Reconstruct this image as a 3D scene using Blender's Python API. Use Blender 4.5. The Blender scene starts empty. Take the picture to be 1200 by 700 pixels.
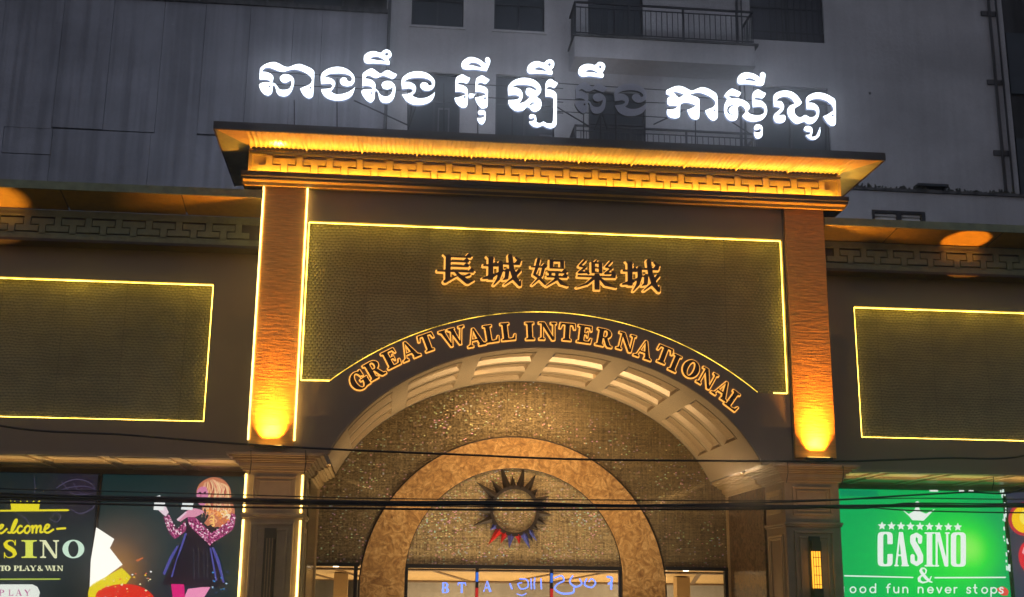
import bpy, bmesh, math, random
import numpy as np
from mathutils import Vector, Matrix
from mathutils.geometry import tessellate_polygon
random.seed(7)
S = bpy.context.scene
COL = S.collection
PI = math.pi

# ------------------------------------------------------------------ camera
FPX, PITCH, ROLL, YAW = 1410.75, 0.241626, 0.0102053, 0.1008955
CAM = np.array([-3.34, -25.0, 1.6])
_cy, _sy = math.cos(YAW), math.sin(YAW)
FWD = np.array([_sy*math.cos(PITCH), _cy*math.cos(PITCH), math.sin(PITCH)])
_r = np.array([_cy, -_sy, 0.0]); _u = np.cross(_r, FWD)
RT = _r*math.cos(ROLL)+_u*math.sin(ROLL); UP = -_r*math.sin(ROLL)+_u*math.cos(ROLL)
cd = bpy.data.cameras.new('camera'); cam = bpy.data.objects.new('camera', cd); COL.objects.link(cam)
cd.sensor_fit = 'HORIZONTAL'; cd.sensor_width = 36; cd.lens = FPX/1200*36; cd.clip_end = 2000; cd.clip_start = .1
_m = Matrix(((RT[0], UP[0], -FWD[0], CAM[0]), (RT[1], UP[1], -FWD[1], CAM[1]), (RT[2], UP[2], -FWD[2], CAM[2]), (0, 0, 0, 1)))
cam.matrix_world = _m
S.camera = cam
def at(x, y, Y):
    """surveyed point of the facade: photo pixel (1200 wide) on the vertical plane Y -> (X, Z)"""
    d = FWD + RT*(x-600)/FPX - UP*(y-350)/FPX
    p = CAM + d*(Y-CAM[1])/d[1]
    return float(p[0]), float(p[2])

# ------------------------------------------------------------------ world, exposure
W = bpy.data.worlds.new('World'); S.world = W; W.use_nodes = True
wn = W.node_tree; bg = wn.nodes['Background']
sky = wn.nodes.new('ShaderNodeTexSky'); sky.sky_type = 'NISHITA'; sky.sun_disc = False
sky.sun_elevation = math.radians(1.5); sky.sun_rotation = math.radians(200); sky.air_density = 1.2; sky.dust_density = 1.5; sky.ozone_density = 3
mixw = wn.nodes.new('ShaderNodeMix'); mixw.data_type = 'RGBA'; mixw.inputs[0].default_value = 0.72
mixw.inputs[7].default_value = (0.66, 0.69, 0.81, 1)
wn.links.new(sky.outputs[0], mixw.inputs[6]); wn.links.new(mixw.outputs[2], bg.inputs[0])
bg.inputs[1].default_value = 0.125
S.view_settings.view_transform = 'Standard'; S.view_settings.look = 'None'
S.view_settings.exposure = 1.6   # night exposure, long enough for the dim walls
EX = 1/3.03                       # lit faces are given in displayed brightness and scaled back
S.view_settings.gamma = 1
S.cycles.use_denoising = True; S.cycles.denoiser = 'OPENIMAGEDENOISE'; S.cycles.denoising_prefilter = 'ACCURATE'
S.cycles.max_bounces = 6; S.cycles.diffuse_bounces = 3; S.cycles.glossy_bounces = 3
S.cycles.sample_clamp_indirect = 4; S.cycles.caustics_reflective = False; S.cycles.caustics_refractive = False

# ------------------------------------------------------------------ materials
def _n(nt, t, **k):
    n = nt.nodes.new(t)
    for a, b in k.items(): setattr(n, a, b)
    return n
def mat(name, col, rough=.6, metal=0., var=.15, scale=6., bump=.0, bscale=40., stretch=(1, 1, 1), col2=None, dist=.02, detail=5, spec=.5):
    m = bpy.data.materials.new(name); m.use_nodes = True; nt = m.node_tree; b = nt.nodes['Principled BSDF']
    tc = _n(nt, 'ShaderNodeTexCoord'); mp = _n(nt, 'ShaderNodeMapping'); mp.inputs['Scale'].default_value = stretch
    nt.links.new(tc.outputs['Object'], mp.inputs[0])
    nz = _n(nt, 'ShaderNodeTexNoise'); nz.inputs['Scale'].default_value = scale; nz.inputs['Detail'].default_value = detail; nz.inputs['Roughness'].default_value = .6
    nt.links.new(mp.outputs[0], nz.inputs[0])
    cr = _n(nt, 'ShaderNodeValToRGB'); cr.color_ramp.elements[0].position = .3; cr.color_ramp.elements[1].position = .72
    c2 = col2 or tuple(min(1, c*(1+var)) for c in col); c1 = tuple(c*(1-var) for c in col)
    cr.color_ramp.elements[0].color = (*c1, 1); cr.color_ramp.elements[1].color = (*c2, 1)
    nt.links.new(nz.outputs[0], cr.inputs[0]); nt.links.new(cr.outputs[0], b.inputs['Base Color'])
    b.inputs['Metallic'].default_value = metal
    mr = _n(nt, 'ShaderNodeMapRange'); mr.inputs[3].default_value = max(0.03, rough-.1); mr.inputs[4].default_value = min(1, rough+.12)
    nt.links.new(nz.outputs[0], mr.inputs[0]); nt.links.new(mr.outputs[0], b.inputs['Roughness'])
    b.inputs['Specular IOR Level'].default_value = spec
    if bump:
        n2 = _n(nt, 'ShaderNodeTexNoise'); n2.inputs['Scale'].default_value = bscale; n2.inputs['Detail'].default_value = 4
        nt.links.new(mp.outputs[0], n2.inputs[0])
        bp = _n(nt, 'ShaderNodeBump'); bp.inputs['Strength'].default_value = bump; bp.inputs['Distance'].default_value = dist
        nt.links.new(n2.outputs[0], bp.inputs['Height']); nt.links.new(bp.outputs[0], b.inputs['Normal'])
    return m
def emit(name, col, s=1.):
    m = bpy.data.materials.new(name); m.use_nodes = True; nt = m.node_tree; b = nt.nodes['Principled BSDF']
    b.inputs['Base Color'].default_value = (.02, .02, .02, 1); b.inputs['Roughness'].default_value = .5
    b.inputs['Emission Color'].default_value = (*col, 1); b.inputs['Emission Strength'].default_value = s*EX
    return m
def emit_strip(name, col, s, lo=.55):
    m = emit(name, col, s); nt = m.node_tree; b = nt.nodes['Principled BSDF']
    ge = _n(nt, 'ShaderNodeNewGeometry'); z = _n(nt, 'ShaderNodeTexNoise'); z.inputs['Scale'].default_value = 1.1; z.inputs['Detail'].default_value = 8; z.inputs['Roughness'].default_value = .75
    nt.links.new(ge.outputs['Position'], z.inputs[0])
    mr = _n(nt, 'ShaderNodeMapRange'); mr.inputs[1].default_value = .38; mr.inputs[2].default_value = .62; mr.inputs[3].default_value = s*EX*lo; mr.inputs[4].default_value = s*EX*1.35
    nt.links.new(z.outputs[0], mr.inputs[0]); nt.links.new(mr.outputs[0], b.inputs['Emission Strength']); return m
def srgb(r, g, b):
    f = lambda c: ((c/255)/12.92 if c/255 <= .04045 else ((c/255+.055)/1.055)**2.4)
    return (f(r), f(g), f(b))

M = {}
M['wall'] = mat('bronze_cladding', (.25, .185, .125), .45, .1, .08, 1.6, .05, 30)
M['frame'] = mat('bronze_trim', (.32, .235, .145), .38, .3, .15, 5, .06, 50)
M['gold'] = mat('gilt_metal', (.60, .43, .13), .42, .15, .15, 7, .08, 26, dist=.03)
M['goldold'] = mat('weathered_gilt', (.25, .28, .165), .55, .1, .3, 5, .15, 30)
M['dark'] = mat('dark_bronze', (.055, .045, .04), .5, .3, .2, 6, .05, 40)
M['blackmetal'] = mat('black_painted_steel', (.02, .021, .025), .5, .2, .25, 9)
M['steel'] = mat('galvanised_steel', (.12, .125, .135), .5, .3, .2, 9)
M['vault'] = mat('champagne_paint', (.40, .31, .19), .5, .0, .06, 3, .03, 20)
M['coffer'] = mat('champagne_satin', (.47, .345, .20), .30, .25, .04, 2)
M['cream'] = mat('cream_paint', (.50, .36, .18), .6, 0, .08, 3, .03, 20)
M['road'] = mat('asphalt', (.05, .05, .052), .85, 0, .3, 20, .3, 90)
M['pave'] = mat('pavement_stone', (.22, .21, .19), .8, 0, .2, 8, .2, 60)
M['cable'] = mat('cable_sheath', (.012, .012, .013), .5, 0, .2, 9)
M['glass'] = mat('window_glass_dark', (.018, .022, .032), .08, 0, .3, 2)
M['curtain'] = mat('curtain_cloth', (.06, .065, .085), .9, 0, .4, 3, stretch=(12, 12, .3))
M['rail'] = mat('iron_railing', (.022, .023, .03), .5, .3, .2, 9)
M['louver'] = mat('white_louver', (.62, .62, .6), .5, 0, .1, 9)
M['unlit'] = mat('unlit_acrylic', (.50, .52, .60), .35, 0, .06, 5)
M['wood'] = mat('pilaster_hammered_copper', (.62, .31, .07), .5, .1, .25, 5, .17, 3.4, stretch=(1.0, 1.0, 7.0), dist=.05)

# rendered wall with rain streaks, grime below ledges
def plaster(name, col, streak=.5, dots=False):
    m = bpy.data.materials.new(name); m.use_nodes = True; nt = m.node_tree; b = nt.nodes['Principled BSDF']; L = nt.links.new
    tc = _n(nt, 'ShaderNodeTexCoord')
    def noise(sc, stretch, det=5):
        mp = _n(nt, 'ShaderNodeMapping'); mp.inputs['Scale'].default_value = stretch; L(tc.outputs['Object'], mp.inputs[0])
        z = _n(nt, 'ShaderNodeTexNoise'); z.inputs['Scale'].default_value = sc; z.inputs['Detail'].default_value = det; L(mp.outputs[0], z.inputs[0]); return z.outputs[0]
    a = noise(.45, (1, 1, 1.3), 6); s = noise(1.0, (5, 5, .16), 7); f = noise(9, (1, 1, 1), 6)
    def ramp(src, p0, p1, v0, v1):
        r = _n(nt, 'ShaderNodeMapRange'); r.inputs[1].default_value = p0; r.inputs[2].default_value = p1; r.inputs[3].default_value = v0; r.inputs[4].default_value = v1; L(src, r.inputs[0]); return r.outputs[0]
    def mul(x, y):
        q = _n(nt, 'ShaderNodeMath', operation='MULTIPLY'); L(x, q.inputs[0]); L(y, q.inputs[1]); return q.outputs[0]
    k = mul(mul(ramp(a, .3, .7, .72, 1.12), ramp(s, .38, .58, 1-streak, 1.0)), ramp(f, .3, .7, .95, 1.05))
    mx = _n(nt, 'ShaderNodeVectorMath', operation='SCALE'); mx.inputs[0].default_value = col; L(k, mx.inputs['Scale'])
    L(mx.outputs[0], b.inputs['Base Color']); b.inputs['Roughness'].default_value = .85
    bp = _n(nt, 'ShaderNodeBump'); bp.inputs['Strength'].default_value = .3; bp.inputs['Distance'].default_value = .02; L(f, bp.inputs['Height']); L(bp.outputs[0], b.inputs['Normal'])
    return m
M['concrete'] = plaster('weathered_concrete', (.32, .335, .38), .26)
M['plaster'] = plaster('pale_render', (.45, .455, .475), .08)
M['coping'] = plaster('sooty_coping', (.10, .10, .105), .7)

# fish-scale stamped cladding
def scales():
    m = bpy.data.materials.new('stamped_scale_cladding'); m.use_nodes = True; nt = m.node_tree; b = nt.nodes['Principled BSDF']; L = nt.links.new
    tc = _n(nt, 'ShaderNodeTexCoord'); mp = _n(nt, 'ShaderNodeMapping'); mp.inputs['Rotation'].default_value = (math.radians(90), 0, math.radians(0))
    L(tc.outputs['Object'], mp.inputs[0])
    sp = _n(nt, 'ShaderNodeSeparateXYZ'); L(tc.outputs['Object'], sp.inputs[0])
    def math_(op, a, bb=None):
        q = _n(nt, 'ShaderNodeMath', operation=op)
        for i, v in enumerate((a, bb)):
            if v is None: continue
            if isinstance(v, (int, float)): q.inputs[i].default_value = v
            else: L(v, q.inputs[i])
        return q.outputs[0]
    wx, wz = .088, .062
    u = math_('DIVIDE', sp.outputs[0], wx); v = math_('DIVIDE', sp.outputs[2], wz)
    jn = _n(nt, 'ShaderNodeTexNoise'); jn.inputs['Scale'].default_value = 3.0; jn.inputs['Detail'].default_value = 5; L(tc.outputs['Object'], jn.inputs[0])
    u = math_('ADD', u, math_('MULTIPLY', jn.outputs[0], 1.6)); v = math_('ADD', v, math_('MULTIPLY', jn.outputs[0], 2.2))
    rowi = math_('FLOOR', v); off = math_('MULTIPLY', math_('MODULO', rowi, 2.), .5)
    fu = math_('SUBTRACT', math_('FRACT', math_('ADD', u, off)), .5); fv = math_('FRACT', v)
    r2 = math_('ADD', math_('MULTIPLY', fu, fu), math_('MULTIPLY', math_('MULTIPLY', fv, fv), .22))
    h = math_('SUBTRACT', 1., math_('MULTIPLY', r2, 2.))
    h = math_('SUBTRACT', h, math_('MULTIPLY', fv, .75))
    wn_ = _n(nt, 'ShaderNodeTexNoise'); wn_.inputs['Scale'].default_value = 22; L(tc.outputs['Object'], wn_.inputs[0])
    hh = math_('ADD', h, math_('MULTIPLY', wn_.outputs[0], .55))
    bp = _n(nt, 'ShaderNodeBump'); bp.inputs['Strength'].default_value = 1; bp.inputs['Distance'].default_value = .03; L(hh, bp.inputs['Height']); L(bp.outputs[0], b.inputs['Normal'])
    nz = _n(nt, 'ShaderNodeTexNoise'); nz.inputs['Scale'].default_value = 2.5; nz.inputs['Detail'].default_value = 6; L(tc.outputs['Object'], nz.inputs[0])
    cr = _n(nt, 'ShaderNodeValToRGB'); cr.color_ramp.elements[0].color = (.215, .215, .13, 1); cr.color_ramp.elements[1].color = (.31, .30, .17, 1); cr.color_ramp.elements[0].position = .35; cr.color_ramp.elements[1].position = .7
    L(nz.outputs[0], cr.inputs[0])
    jr = _n(nt, 'ShaderNodeMapRange'); jr.inputs[1].default_value = .15; jr.inputs[2].default_value = .9; jr.inputs[3].default_value = .45; jr.inputs[4].default_value = 1.15; L(hh, jr.inputs[0])
    sh = _n(nt, 'ShaderNodeVectorMath', operation='MULTIPLY'); sh.inputs[1].default_value = (1/1.31, 0, 1/.87); L(tc.outputs['Object'], sh.inputs[0])
    sf = _n(nt, 'ShaderNodeVectorMath', operation='FLOOR'); L(sh.outputs[0], sf.inputs[0])
    sw_ = _n(nt, 'ShaderNodeTexWhiteNoise'); L(sf.outputs[0], sw_.inputs[0])
    sfr = _n(nt, 'ShaderNodeVectorMath', operation='FRACTION'); L(sh.outputs[0], sfr.inputs[0]); sx_ = _n(nt, 'ShaderNodeSeparateXYZ'); L(sfr.outputs[0], sx_.inputs[0])
    seam = math_('MULTIPLY', math_('GREATER_THAN', sx_.outputs[0], .014), math_('GREATER_THAN', sx_.outputs[2], .02))
    tone = math_('MULTIPLY', math_('ADD', math_('MULTIPLY', sw_.outputs[0], .22), .86), math_('ADD', math_('MULTIPLY', seam, .35), .65))
    vm = _n(nt, 'ShaderNodeVectorMath', operation='SCALE'); L(cr.outputs[0], vm.inputs[0]); L(math_('MULTIPLY', jr.outputs[0], tone), vm.inputs['Scale'])
    L(vm.outputs[0], b.inputs['Base Color']); b.inputs['Metallic'].default_value = .25; b.inputs['Roughness'].default_value = .42
    return m
M['scale'] = scales()

# small mirror mosaic: every tessera tilts its own way, some carry painted LED reflections
def mosaic(nm='mirror_mosaic', k=1., fo=.93):
    m = bpy.data.materials.new(nm); m.use_nodes = True; nt = m.node_tree; b = nt.nodes['Principled BSDF']; L = nt.links.new
    tc = _n(nt, 'ShaderNodeTexCoord'); sc = _n(nt, 'ShaderNodeVectorMath', operation='MULTIPLY'); sc.inputs[1].default_value = (26, 0, 40); L(tc.outputs['Object'], sc.inputs[0])
    fl = _n(nt, 'ShaderNodeVectorMath', operation='FLOOR'); L(sc.outputs[0], fl.inputs[0])
    w = _n(nt, 'ShaderNodeTexWhiteNoise'); w.noise_dimensions = '3D'; L(fl.outputs[0], w.inputs[0])
    # streaky weave
    def noise(scale, st, det=4):
        mp = _n(nt, 'ShaderNodeMapping'); mp.inputs['Scale'].default_value = st; L(tc.outputs['Object'], mp.inputs[0])
        z = _n(nt, 'ShaderNodeTexNoise'); z.inputs['Scale'].default_value = scale; z.inputs['Detail'].default_value = det; L(mp.outputs[0], z.inputs[0]); return z.outputs[0]
    a = noise(1.0, (1.2, 1, 30)); c = noise(1.0, (26, 1, 1.2)); d = noise(1.3, (1, 1, 1))
    s1 = _n(nt, 'ShaderNodeMath', operation='ADD'); L(a, s1.inputs[0]); L(c, s1.inputs[1])
    s2 = _n(nt, 'ShaderNodeMath', operation='MULTIPLY_ADD'); L(w.outputs[0], s2.inputs[0]); s2.inputs[1].default_value = .42; L(s1.outputs[0], s2.inputs[2])
    cr = _n(nt, 'ShaderNodeValToRGB'); e = cr.color_ramp.elements
    e[0].color = (.11*k, .08*k, .045*k, 1); e[1].color = (.42*k, .33*k, .17*k, 1)
    mr0 = _n(nt, 'ShaderNodeMapRange'); mr0.inputs[1].default_value = .8; mr0.inputs[2].default_value = 1.6; L(s2.outputs[0], mr0.inputs[0])
    e[0].position = 0.; e[1].position = .9
    L(mr0.outputs[0], cr.inputs[0])
    # random bright hues painted in for LED reflections
    glint = _n(nt, 'ShaderNodeMath', operation='GREATER_THAN'); glint.inputs[1].default_value = fo; L(w.outputs[0], glint.inputs[0])
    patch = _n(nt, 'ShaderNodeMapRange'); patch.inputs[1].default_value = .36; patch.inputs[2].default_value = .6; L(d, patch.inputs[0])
    fm = _n(nt, 'ShaderNodeMath', operation='MULTIPLY'); L(glint.outputs[0], fm.inputs[0]); L(patch.outputs[0], fm.inputs[1])
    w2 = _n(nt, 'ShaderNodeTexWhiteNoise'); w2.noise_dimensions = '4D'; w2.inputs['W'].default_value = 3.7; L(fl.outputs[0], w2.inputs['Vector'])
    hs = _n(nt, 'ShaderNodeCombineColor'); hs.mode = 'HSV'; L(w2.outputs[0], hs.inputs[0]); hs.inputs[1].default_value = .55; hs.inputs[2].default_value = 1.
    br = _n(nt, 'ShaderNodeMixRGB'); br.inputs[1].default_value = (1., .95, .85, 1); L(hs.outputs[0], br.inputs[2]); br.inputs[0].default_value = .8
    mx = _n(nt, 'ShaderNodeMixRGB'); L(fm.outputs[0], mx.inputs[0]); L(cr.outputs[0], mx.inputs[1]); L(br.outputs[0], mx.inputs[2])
    L(mx.outputs[0], b.inputs['Base Color'])
    b.inputs['Metallic'].default_value = .3; b.inputs['Roughness'].default_value = .42
    # per-tessera tilt
    v1 = _n(nt, 'ShaderNodeVectorMath', operation='SUBTRACT'); L(w.outputs[1], v1.inputs[0]); v1.inputs[1].default_value = (.5, .5, .5)
    v2 = _n(nt, 'ShaderNodeVectorMath', operation='SCALE'); L(v1.outputs[0], v2.inputs[0]); v2.inputs['Scale'].default_value = .34
    ge = _n(nt, 'ShaderNodeNewGeometry')
    v3 = _n(nt, 'ShaderNodeVectorMath', operation='ADD'); L(ge.outputs['Normal'], v3.inputs[0]); L(v2.outputs[0], v3.inputs[1])
    v4 = _n(nt, 'ShaderNodeVectorMath', operation='NORMALIZE'); L(v3.outputs[0], v4.inputs[0]); L(v4.outputs[0], b.inputs['Normal'])
    return m
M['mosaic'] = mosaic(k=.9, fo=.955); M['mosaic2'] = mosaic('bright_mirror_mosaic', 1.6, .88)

def marble(name, c0, c1, c2, scale=2.2):
    m = bpy.data.materials.new(name); m.use_nodes = True; nt = m.node_tree; b = nt.nodes['Principled BSDF']; L = nt.links.new
    tc = _n(nt, 'ShaderNodeTexCoord')
    z0 = _n(nt, 'ShaderNodeTexNoise'); z0.inputs['Scale'].default_value = scale; z0.inputs['Detail'].default_value = 8; z0.inputs['Distortion'].default_value = 1.6; L(tc.outputs['Object'], z0.inputs[0])
    z1 = _n(nt, 'ShaderNodeTexNoise'); z1.inputs['Scale'].default_value = scale*3.2; z1.inputs['Detail'].default_value = 10; z1.inputs['Distortion'].default_value = 2.5; L(tc.outputs['Object'], z1.inputs[0])
    cr = _n(nt, 'ShaderNodeValToRGB'); e = cr.color_ramp.elements; e[0].position = .3; e[0].color = (*c0, 1); e[1].position = .7; e[1].color = (*c2, 1)
    k = e.new(.5); k.color = (*c1, 1); L(z1.outputs[0], cr.inputs[0])
    sb = _n(nt, 'ShaderNodeMath', operation='SUBTRACT'); L(z0.outputs[0], sb.inputs[0]); sb.inputs[1].default_value = .5
    ab = _n(nt, 'ShaderNodeMath', operation='ABSOLUTE'); L(sb.outputs[0], ab.inputs[0])
    mr = _n(nt, 'ShaderNodeMapRange'); mr.inputs[1].default_value = 0; mr.inputs[2].default_value = .022; mr.inputs[3].default_value = .4; mr.inputs[4].default_value = 0; L(ab.outputs[0], mr.inputs[0])
    mx = _n(nt, 'ShaderNodeMixRGB'); L(mr.outputs[0], mx.inputs[0]); L(cr.outputs[0], mx.inputs[1]); mx.inputs[2].default_value = (c0[0]*.45, c0[1]*.4, c0[2]*.4, 1)
    L(mx.outputs[0], b.inputs['Base Color']); b.inputs['Roughness'].default_value = .22
    return m
M['marble'] = marble('amber_marble', (.30, .16, .06), (.56, .33, .12), (.82, .56, .25), 1.3)
M['brownmarble'] = marble('brown_marble', (.085, .05, .025), (.15, .09, .045), (.22, .14, .075), 1.6)

M['led'] = emit_strip('warm_led_strip', (1., .64, .15), 6.5, .7)
M['leddim'] = emit_strip('warm_led_border', (1., .62, .07), 10.5, .4)
M['ledarc'] = emit_strip('faint_led_border', (1., .60, .06), 2.8, .12)
M['halo'] = emit('gold_backlight', (1., .42, .07), 1.5)
M['white_letter'] = emit('white_lit_acrylic', (.80, .89, 1.), 4.8)
M['return'] = emit('bloom_letter_return', (.45, .58, 1.), .5)  # bluish emission on the letter sides stands in for bloom
M['black'] = mat('black_plastic', (.012, .012, .014), .45, 0, .1, 5)
M['letterface'] = mat('dark_copper_letter', (.055, .026, .018), .35, .3, .2, 6)

# ------------------------------------------------------------------ object helpers
def link(o, parent=None):
    COL.objects.link(o)
    if parent is not None: o.parent = parent
    return o
def thing(name, label, cat, loc=(0, 0, 0), group=None, kind=None):
    o = bpy.data.objects.new(name, None); o.location = loc; o.empty_display_size = .2; link(o)
    o['label'] = label; o['category'] = cat
    if group: o['group'] = group
    if kind: o['kind'] = kind
    return o
def tag(o, label, cat, group=None):
    o['label'] = label; o['category'] = cat
    if group: o['group'] = group
    return o
def obj(name, bm, m, parent=None, smooth=False, kind=None, label=None):
    me = bpy.data.meshes.new(name); bm.to_mesh(me); bm.free()
    for q in (m if isinstance(m, (list, tuple)) else [m]): me.materials.append(q)
    if smooth:
        for p in me.polygons: p.use_smooth = True
    o = bpy.data.objects.new(name, me); link(o, parent)
    if parent is not None: # meshes are written in world coordinates: cancel the parent's place
        o.matrix_parent_inverse = world_of(parent).inverted()
    if kind: o['kind'] = kind
    if label: o['label'] = label
    return o
def world_of(o):
    m = Matrix.Translation(o.location) @ o.rotation_euler.to_matrix().to_4x4()
    if o.parent is not None: m = world_of(o.parent) @ o.matrix_parent_inverse @ m
    return m
def copy_part(o, dx=0, dy=0, dz=0, parent=None):
    c = o.copy(); COL.objects.link(c); c.parent = parent or o.parent
    c.location = (o.location[0]+dx, o.location[1]+dy, o.location[2]+dz)
    return c
def box(bm, x0, x1, y0, y1, z0, z1, mi=0):
    if x0 > x1: x0, x1 = x1, x0
    v = [bm.verts.new(p) for p in ((x0, y0, z0), (x1, y0, z0), (x1, y1, z0), (x0, y1, z0), (x0, y0, z1), (x1, y0, z1), (x1, y1, z1), (x0, y1, z1))]
    for f in ((0, 3, 2, 1), (4, 5, 6, 7), (0, 1, 5, 4), (1, 2, 6, 5), (2, 3, 7, 6), (3, 0, 4, 7)):
        bm.faces.new([v[i] for i in f]).material_index = mi
    return bm
def boxes(*bs):
    bm = bmesh.new()
    for b in bs: box(bm, *b)
    return bm
def bevel(bm, w, seg=1):
    bmesh.ops.bevel(bm, geom=list(bm.edges), offset=w, segments=seg, affect='EDGES', profile=.5); return bm
def prism(bm, prof, x0, x1, m=None):
    """extrude a (y,z) profile along x"""
    a = [bm.verts.new((x0, y, z)) for y, z in prof]; b = [bm.verts.new((x1, y, z)) for y, z in prof]
    n = len(prof)
    bm.faces.new(a); bm.faces.new(b[::-1])
    for i in range(n): bm.faces.new((a[i], b[i], b[(i+1) % n], a[(i+1) % n]))
    bmesh.ops.recalc_face_normals(bm, faces=list(bm.faces)); return bm
def tube(bm, pts, r, n=6):
    pts = [Vector(p) for p in pts]; rings = []
    for i, p in enumerate(pts):
        d = (pts[min(i+1, len(pts)-1)]-pts[max(i-1, 0)]).normalized()
        u = d.cross(Vector((0, 0, 1)));
        if u.length < .1: u = d.cross(Vector((0, 1, 0)))
        u.normalize(); v = d.cross(u)
        rings.append([bm.verts.new(p+(u*math.cos(2*PI*k/n)+v*math.sin(2*PI*k/n))*r) for k in range(n)])
    for a, b in zip(rings, rings[1:]):
        for k in range(n): bm.faces.new((a[k], a[(k+1) % n], b[(k+1) % n], b[k]))
    bm.faces.new(rings[0][::-1]); bm.faces.new(rings[-1]); return bm

# flat shapes with holes, given as loops of (x,z), extruded from y0 (front) to y1
def plate_bm(loops, y0, y1, back=True):
    bm = bmesh.new(); loops = [l for l in loops if len(l) > 2]
    flat = [p for l in loops for p in l]
    F = [bm.verts.new((p[0], y0, p[1])) for p in flat]; B = [bm.verts.new((p[0], y1, p[1])) for p in flat]
    base = [0]
    for l in loops: base.append(base[-1]+len(l))
    def inside(p, l):
        c = False
        for i in range(len(l)):
            a, b = l[i-1], l[i]
            if (a[1] > p[1]) != (b[1] > p[1]) and p[0] < (b[0]-a[0])*(p[1]-a[1])/(b[1]-a[1])+a[0]: c = not c
        return c
    con = [[j for j in range(len(loops)) if j != i and inside(loops[i][0], loops[j])] for i in range(len(loops))]
    tris = []
    for i in range(len(loops)):
        if len(con[i]) % 2: continue
        grp = [i]+[j for j in range(len(loops)) if i in con[j] and len(con[j]) == len(con[i])+1]
        idx = [base[k]+q for k in grp for q in range(len(loops[k]))]
        tris += [tuple(idx[q] for q in t) for t in tessellate_polygon([[Vector((p[0], p[1], 0)) for p in loops[k]] for k in grp])]
    for t in tris:
        if len(set(t)) < 3: continue
        a, b, c = (flat[i] for i in t)
        s = (b[0]-a[0])*(c[1]-a[1])-(b[1]-a[1])*(c[0]-a[0])
        if abs(s) < 1e-12: continue
        if s < 0: t = (t[0], t[2], t[1])
        try: bm.faces.new([F[i] for i in t])
        except ValueError: continue
        if back: bm.faces.new([B[i] for i in (t[0], t[2], t[1])])
    k = 0
    for l in loops:
        n = len(l)
        for i in range(n):
            a, b = k+i, k+(i+1) % n
            try: bm.faces.new((F[a], B[a], B[b], F[b]))
            except ValueError: pass
        k += n
    if back: bmesh.ops.recalc_face_normals(bm, faces=list(bm.faces))
    return bm
def plate(name, loops, y0, y1, m, parent=None, **k):
    return obj(name, plate_bm(loops, y0, y1), m, parent, **k)
def rect(x0, x1, z0, z1): return [(x0, z0), (x1, z0), (x1, z1), (x0, z1)]
def arc(cx, cz, rx, rz, a0, a1, n=48):
    return [(cx+rx*math.cos(math.radians(a0+(a1-a0)*i/n)), cz+rz*math.sin(math.radians(a0+(a1-a0)*i/n))) for i in range(n+1)]
def smooth(pts, n=5, sharp=65):
    """closed Catmull-Rom that keeps sharp corners"""
    out = []; N = len(pts)
    P = [Vector(p) for p in pts]
    crn = []
    for i in range(N):
        a = P[i]-P[i-1]; b = P[(i+1) % N]-P[i]
        crn.append(a.length > 1e-9 and b.length > 1e-9 and math.degrees(a.angle(b)) > sharp)
    for i in range(N):
        p0, p1, p2, p3 = P[i-1], P[i], P[(i+1) % N], P[(i+2) % N]
        t1 = (p2-p0)*.5 if not crn[i] else (p2-p1)*.5
        t2 = (p3-p1)*.5 if not crn[(i+1) % N] else (p2-p1)*.5
        # tame overshoot on uneven spacing
        d = (p2-p1).length
        for t in (t1, t2):
            if t.length > d: t *= d/t.length
        for k in range(n):
            s = k/n
            q = p1*(2*s**3-3*s*s+1)+t1*(s**3-2*s*s+s)+p2*(-2*s**3+3*s*s)+t2*(s**3-s*s)
            out.append((q.x, q.y))
    return out
def circ(cx, cy, r, n=14): return [(cx+r*math.cos(2*PI*i/n), cy+r*math.sin(2*PI*i/n)) for i in range(n)]

# ------------------------------------------------------------------ lettering: strokes -> distance field -> outline
def sd_poly(P, X, Y):
    P = np.array(P, float); d = np.full(X.shape, 1e9); ins = np.zeros(X.shape, bool)
    for i in range(len(P)):
        a, b = P[i-1], P[i]; ex, ey = b-a; wx, wy = X-a[0], Y-a[1]
        t = np.clip((wx*ex+wy*ey)/max(ex*ex+ey*ey, 1e-12), 0, 1)
        d = np.minimum(d, np.hypot(wx-t*ex, wy-t*ey))
        c = ((a[1] > Y) != (b[1] > Y)) & (X < (b[0]-a[0])*(Y-a[1])/(b[1]-a[1]+1e-12)+a[0]); ins ^= c
    return np.where(ins, -d, d)
def sd_line(p, X, Y):
    d = np.full(X.shape, 1e9)
    for a, b in zip(p, p[1:]):
        ex, ey = b[0]-a[0], b[1]-a[1]; wx, wy = X-a[0], Y-a[1]
        t = np.clip((wx*ex+wy*ey)/max(ex*ex+ey*ey, 1e-12), 0, 1)
        d = np.minimum(d, np.hypot(wx-t*ex, wy-t*ey)-(a[2]+(b[2]-a[2])*t)/2)
    return d
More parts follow.
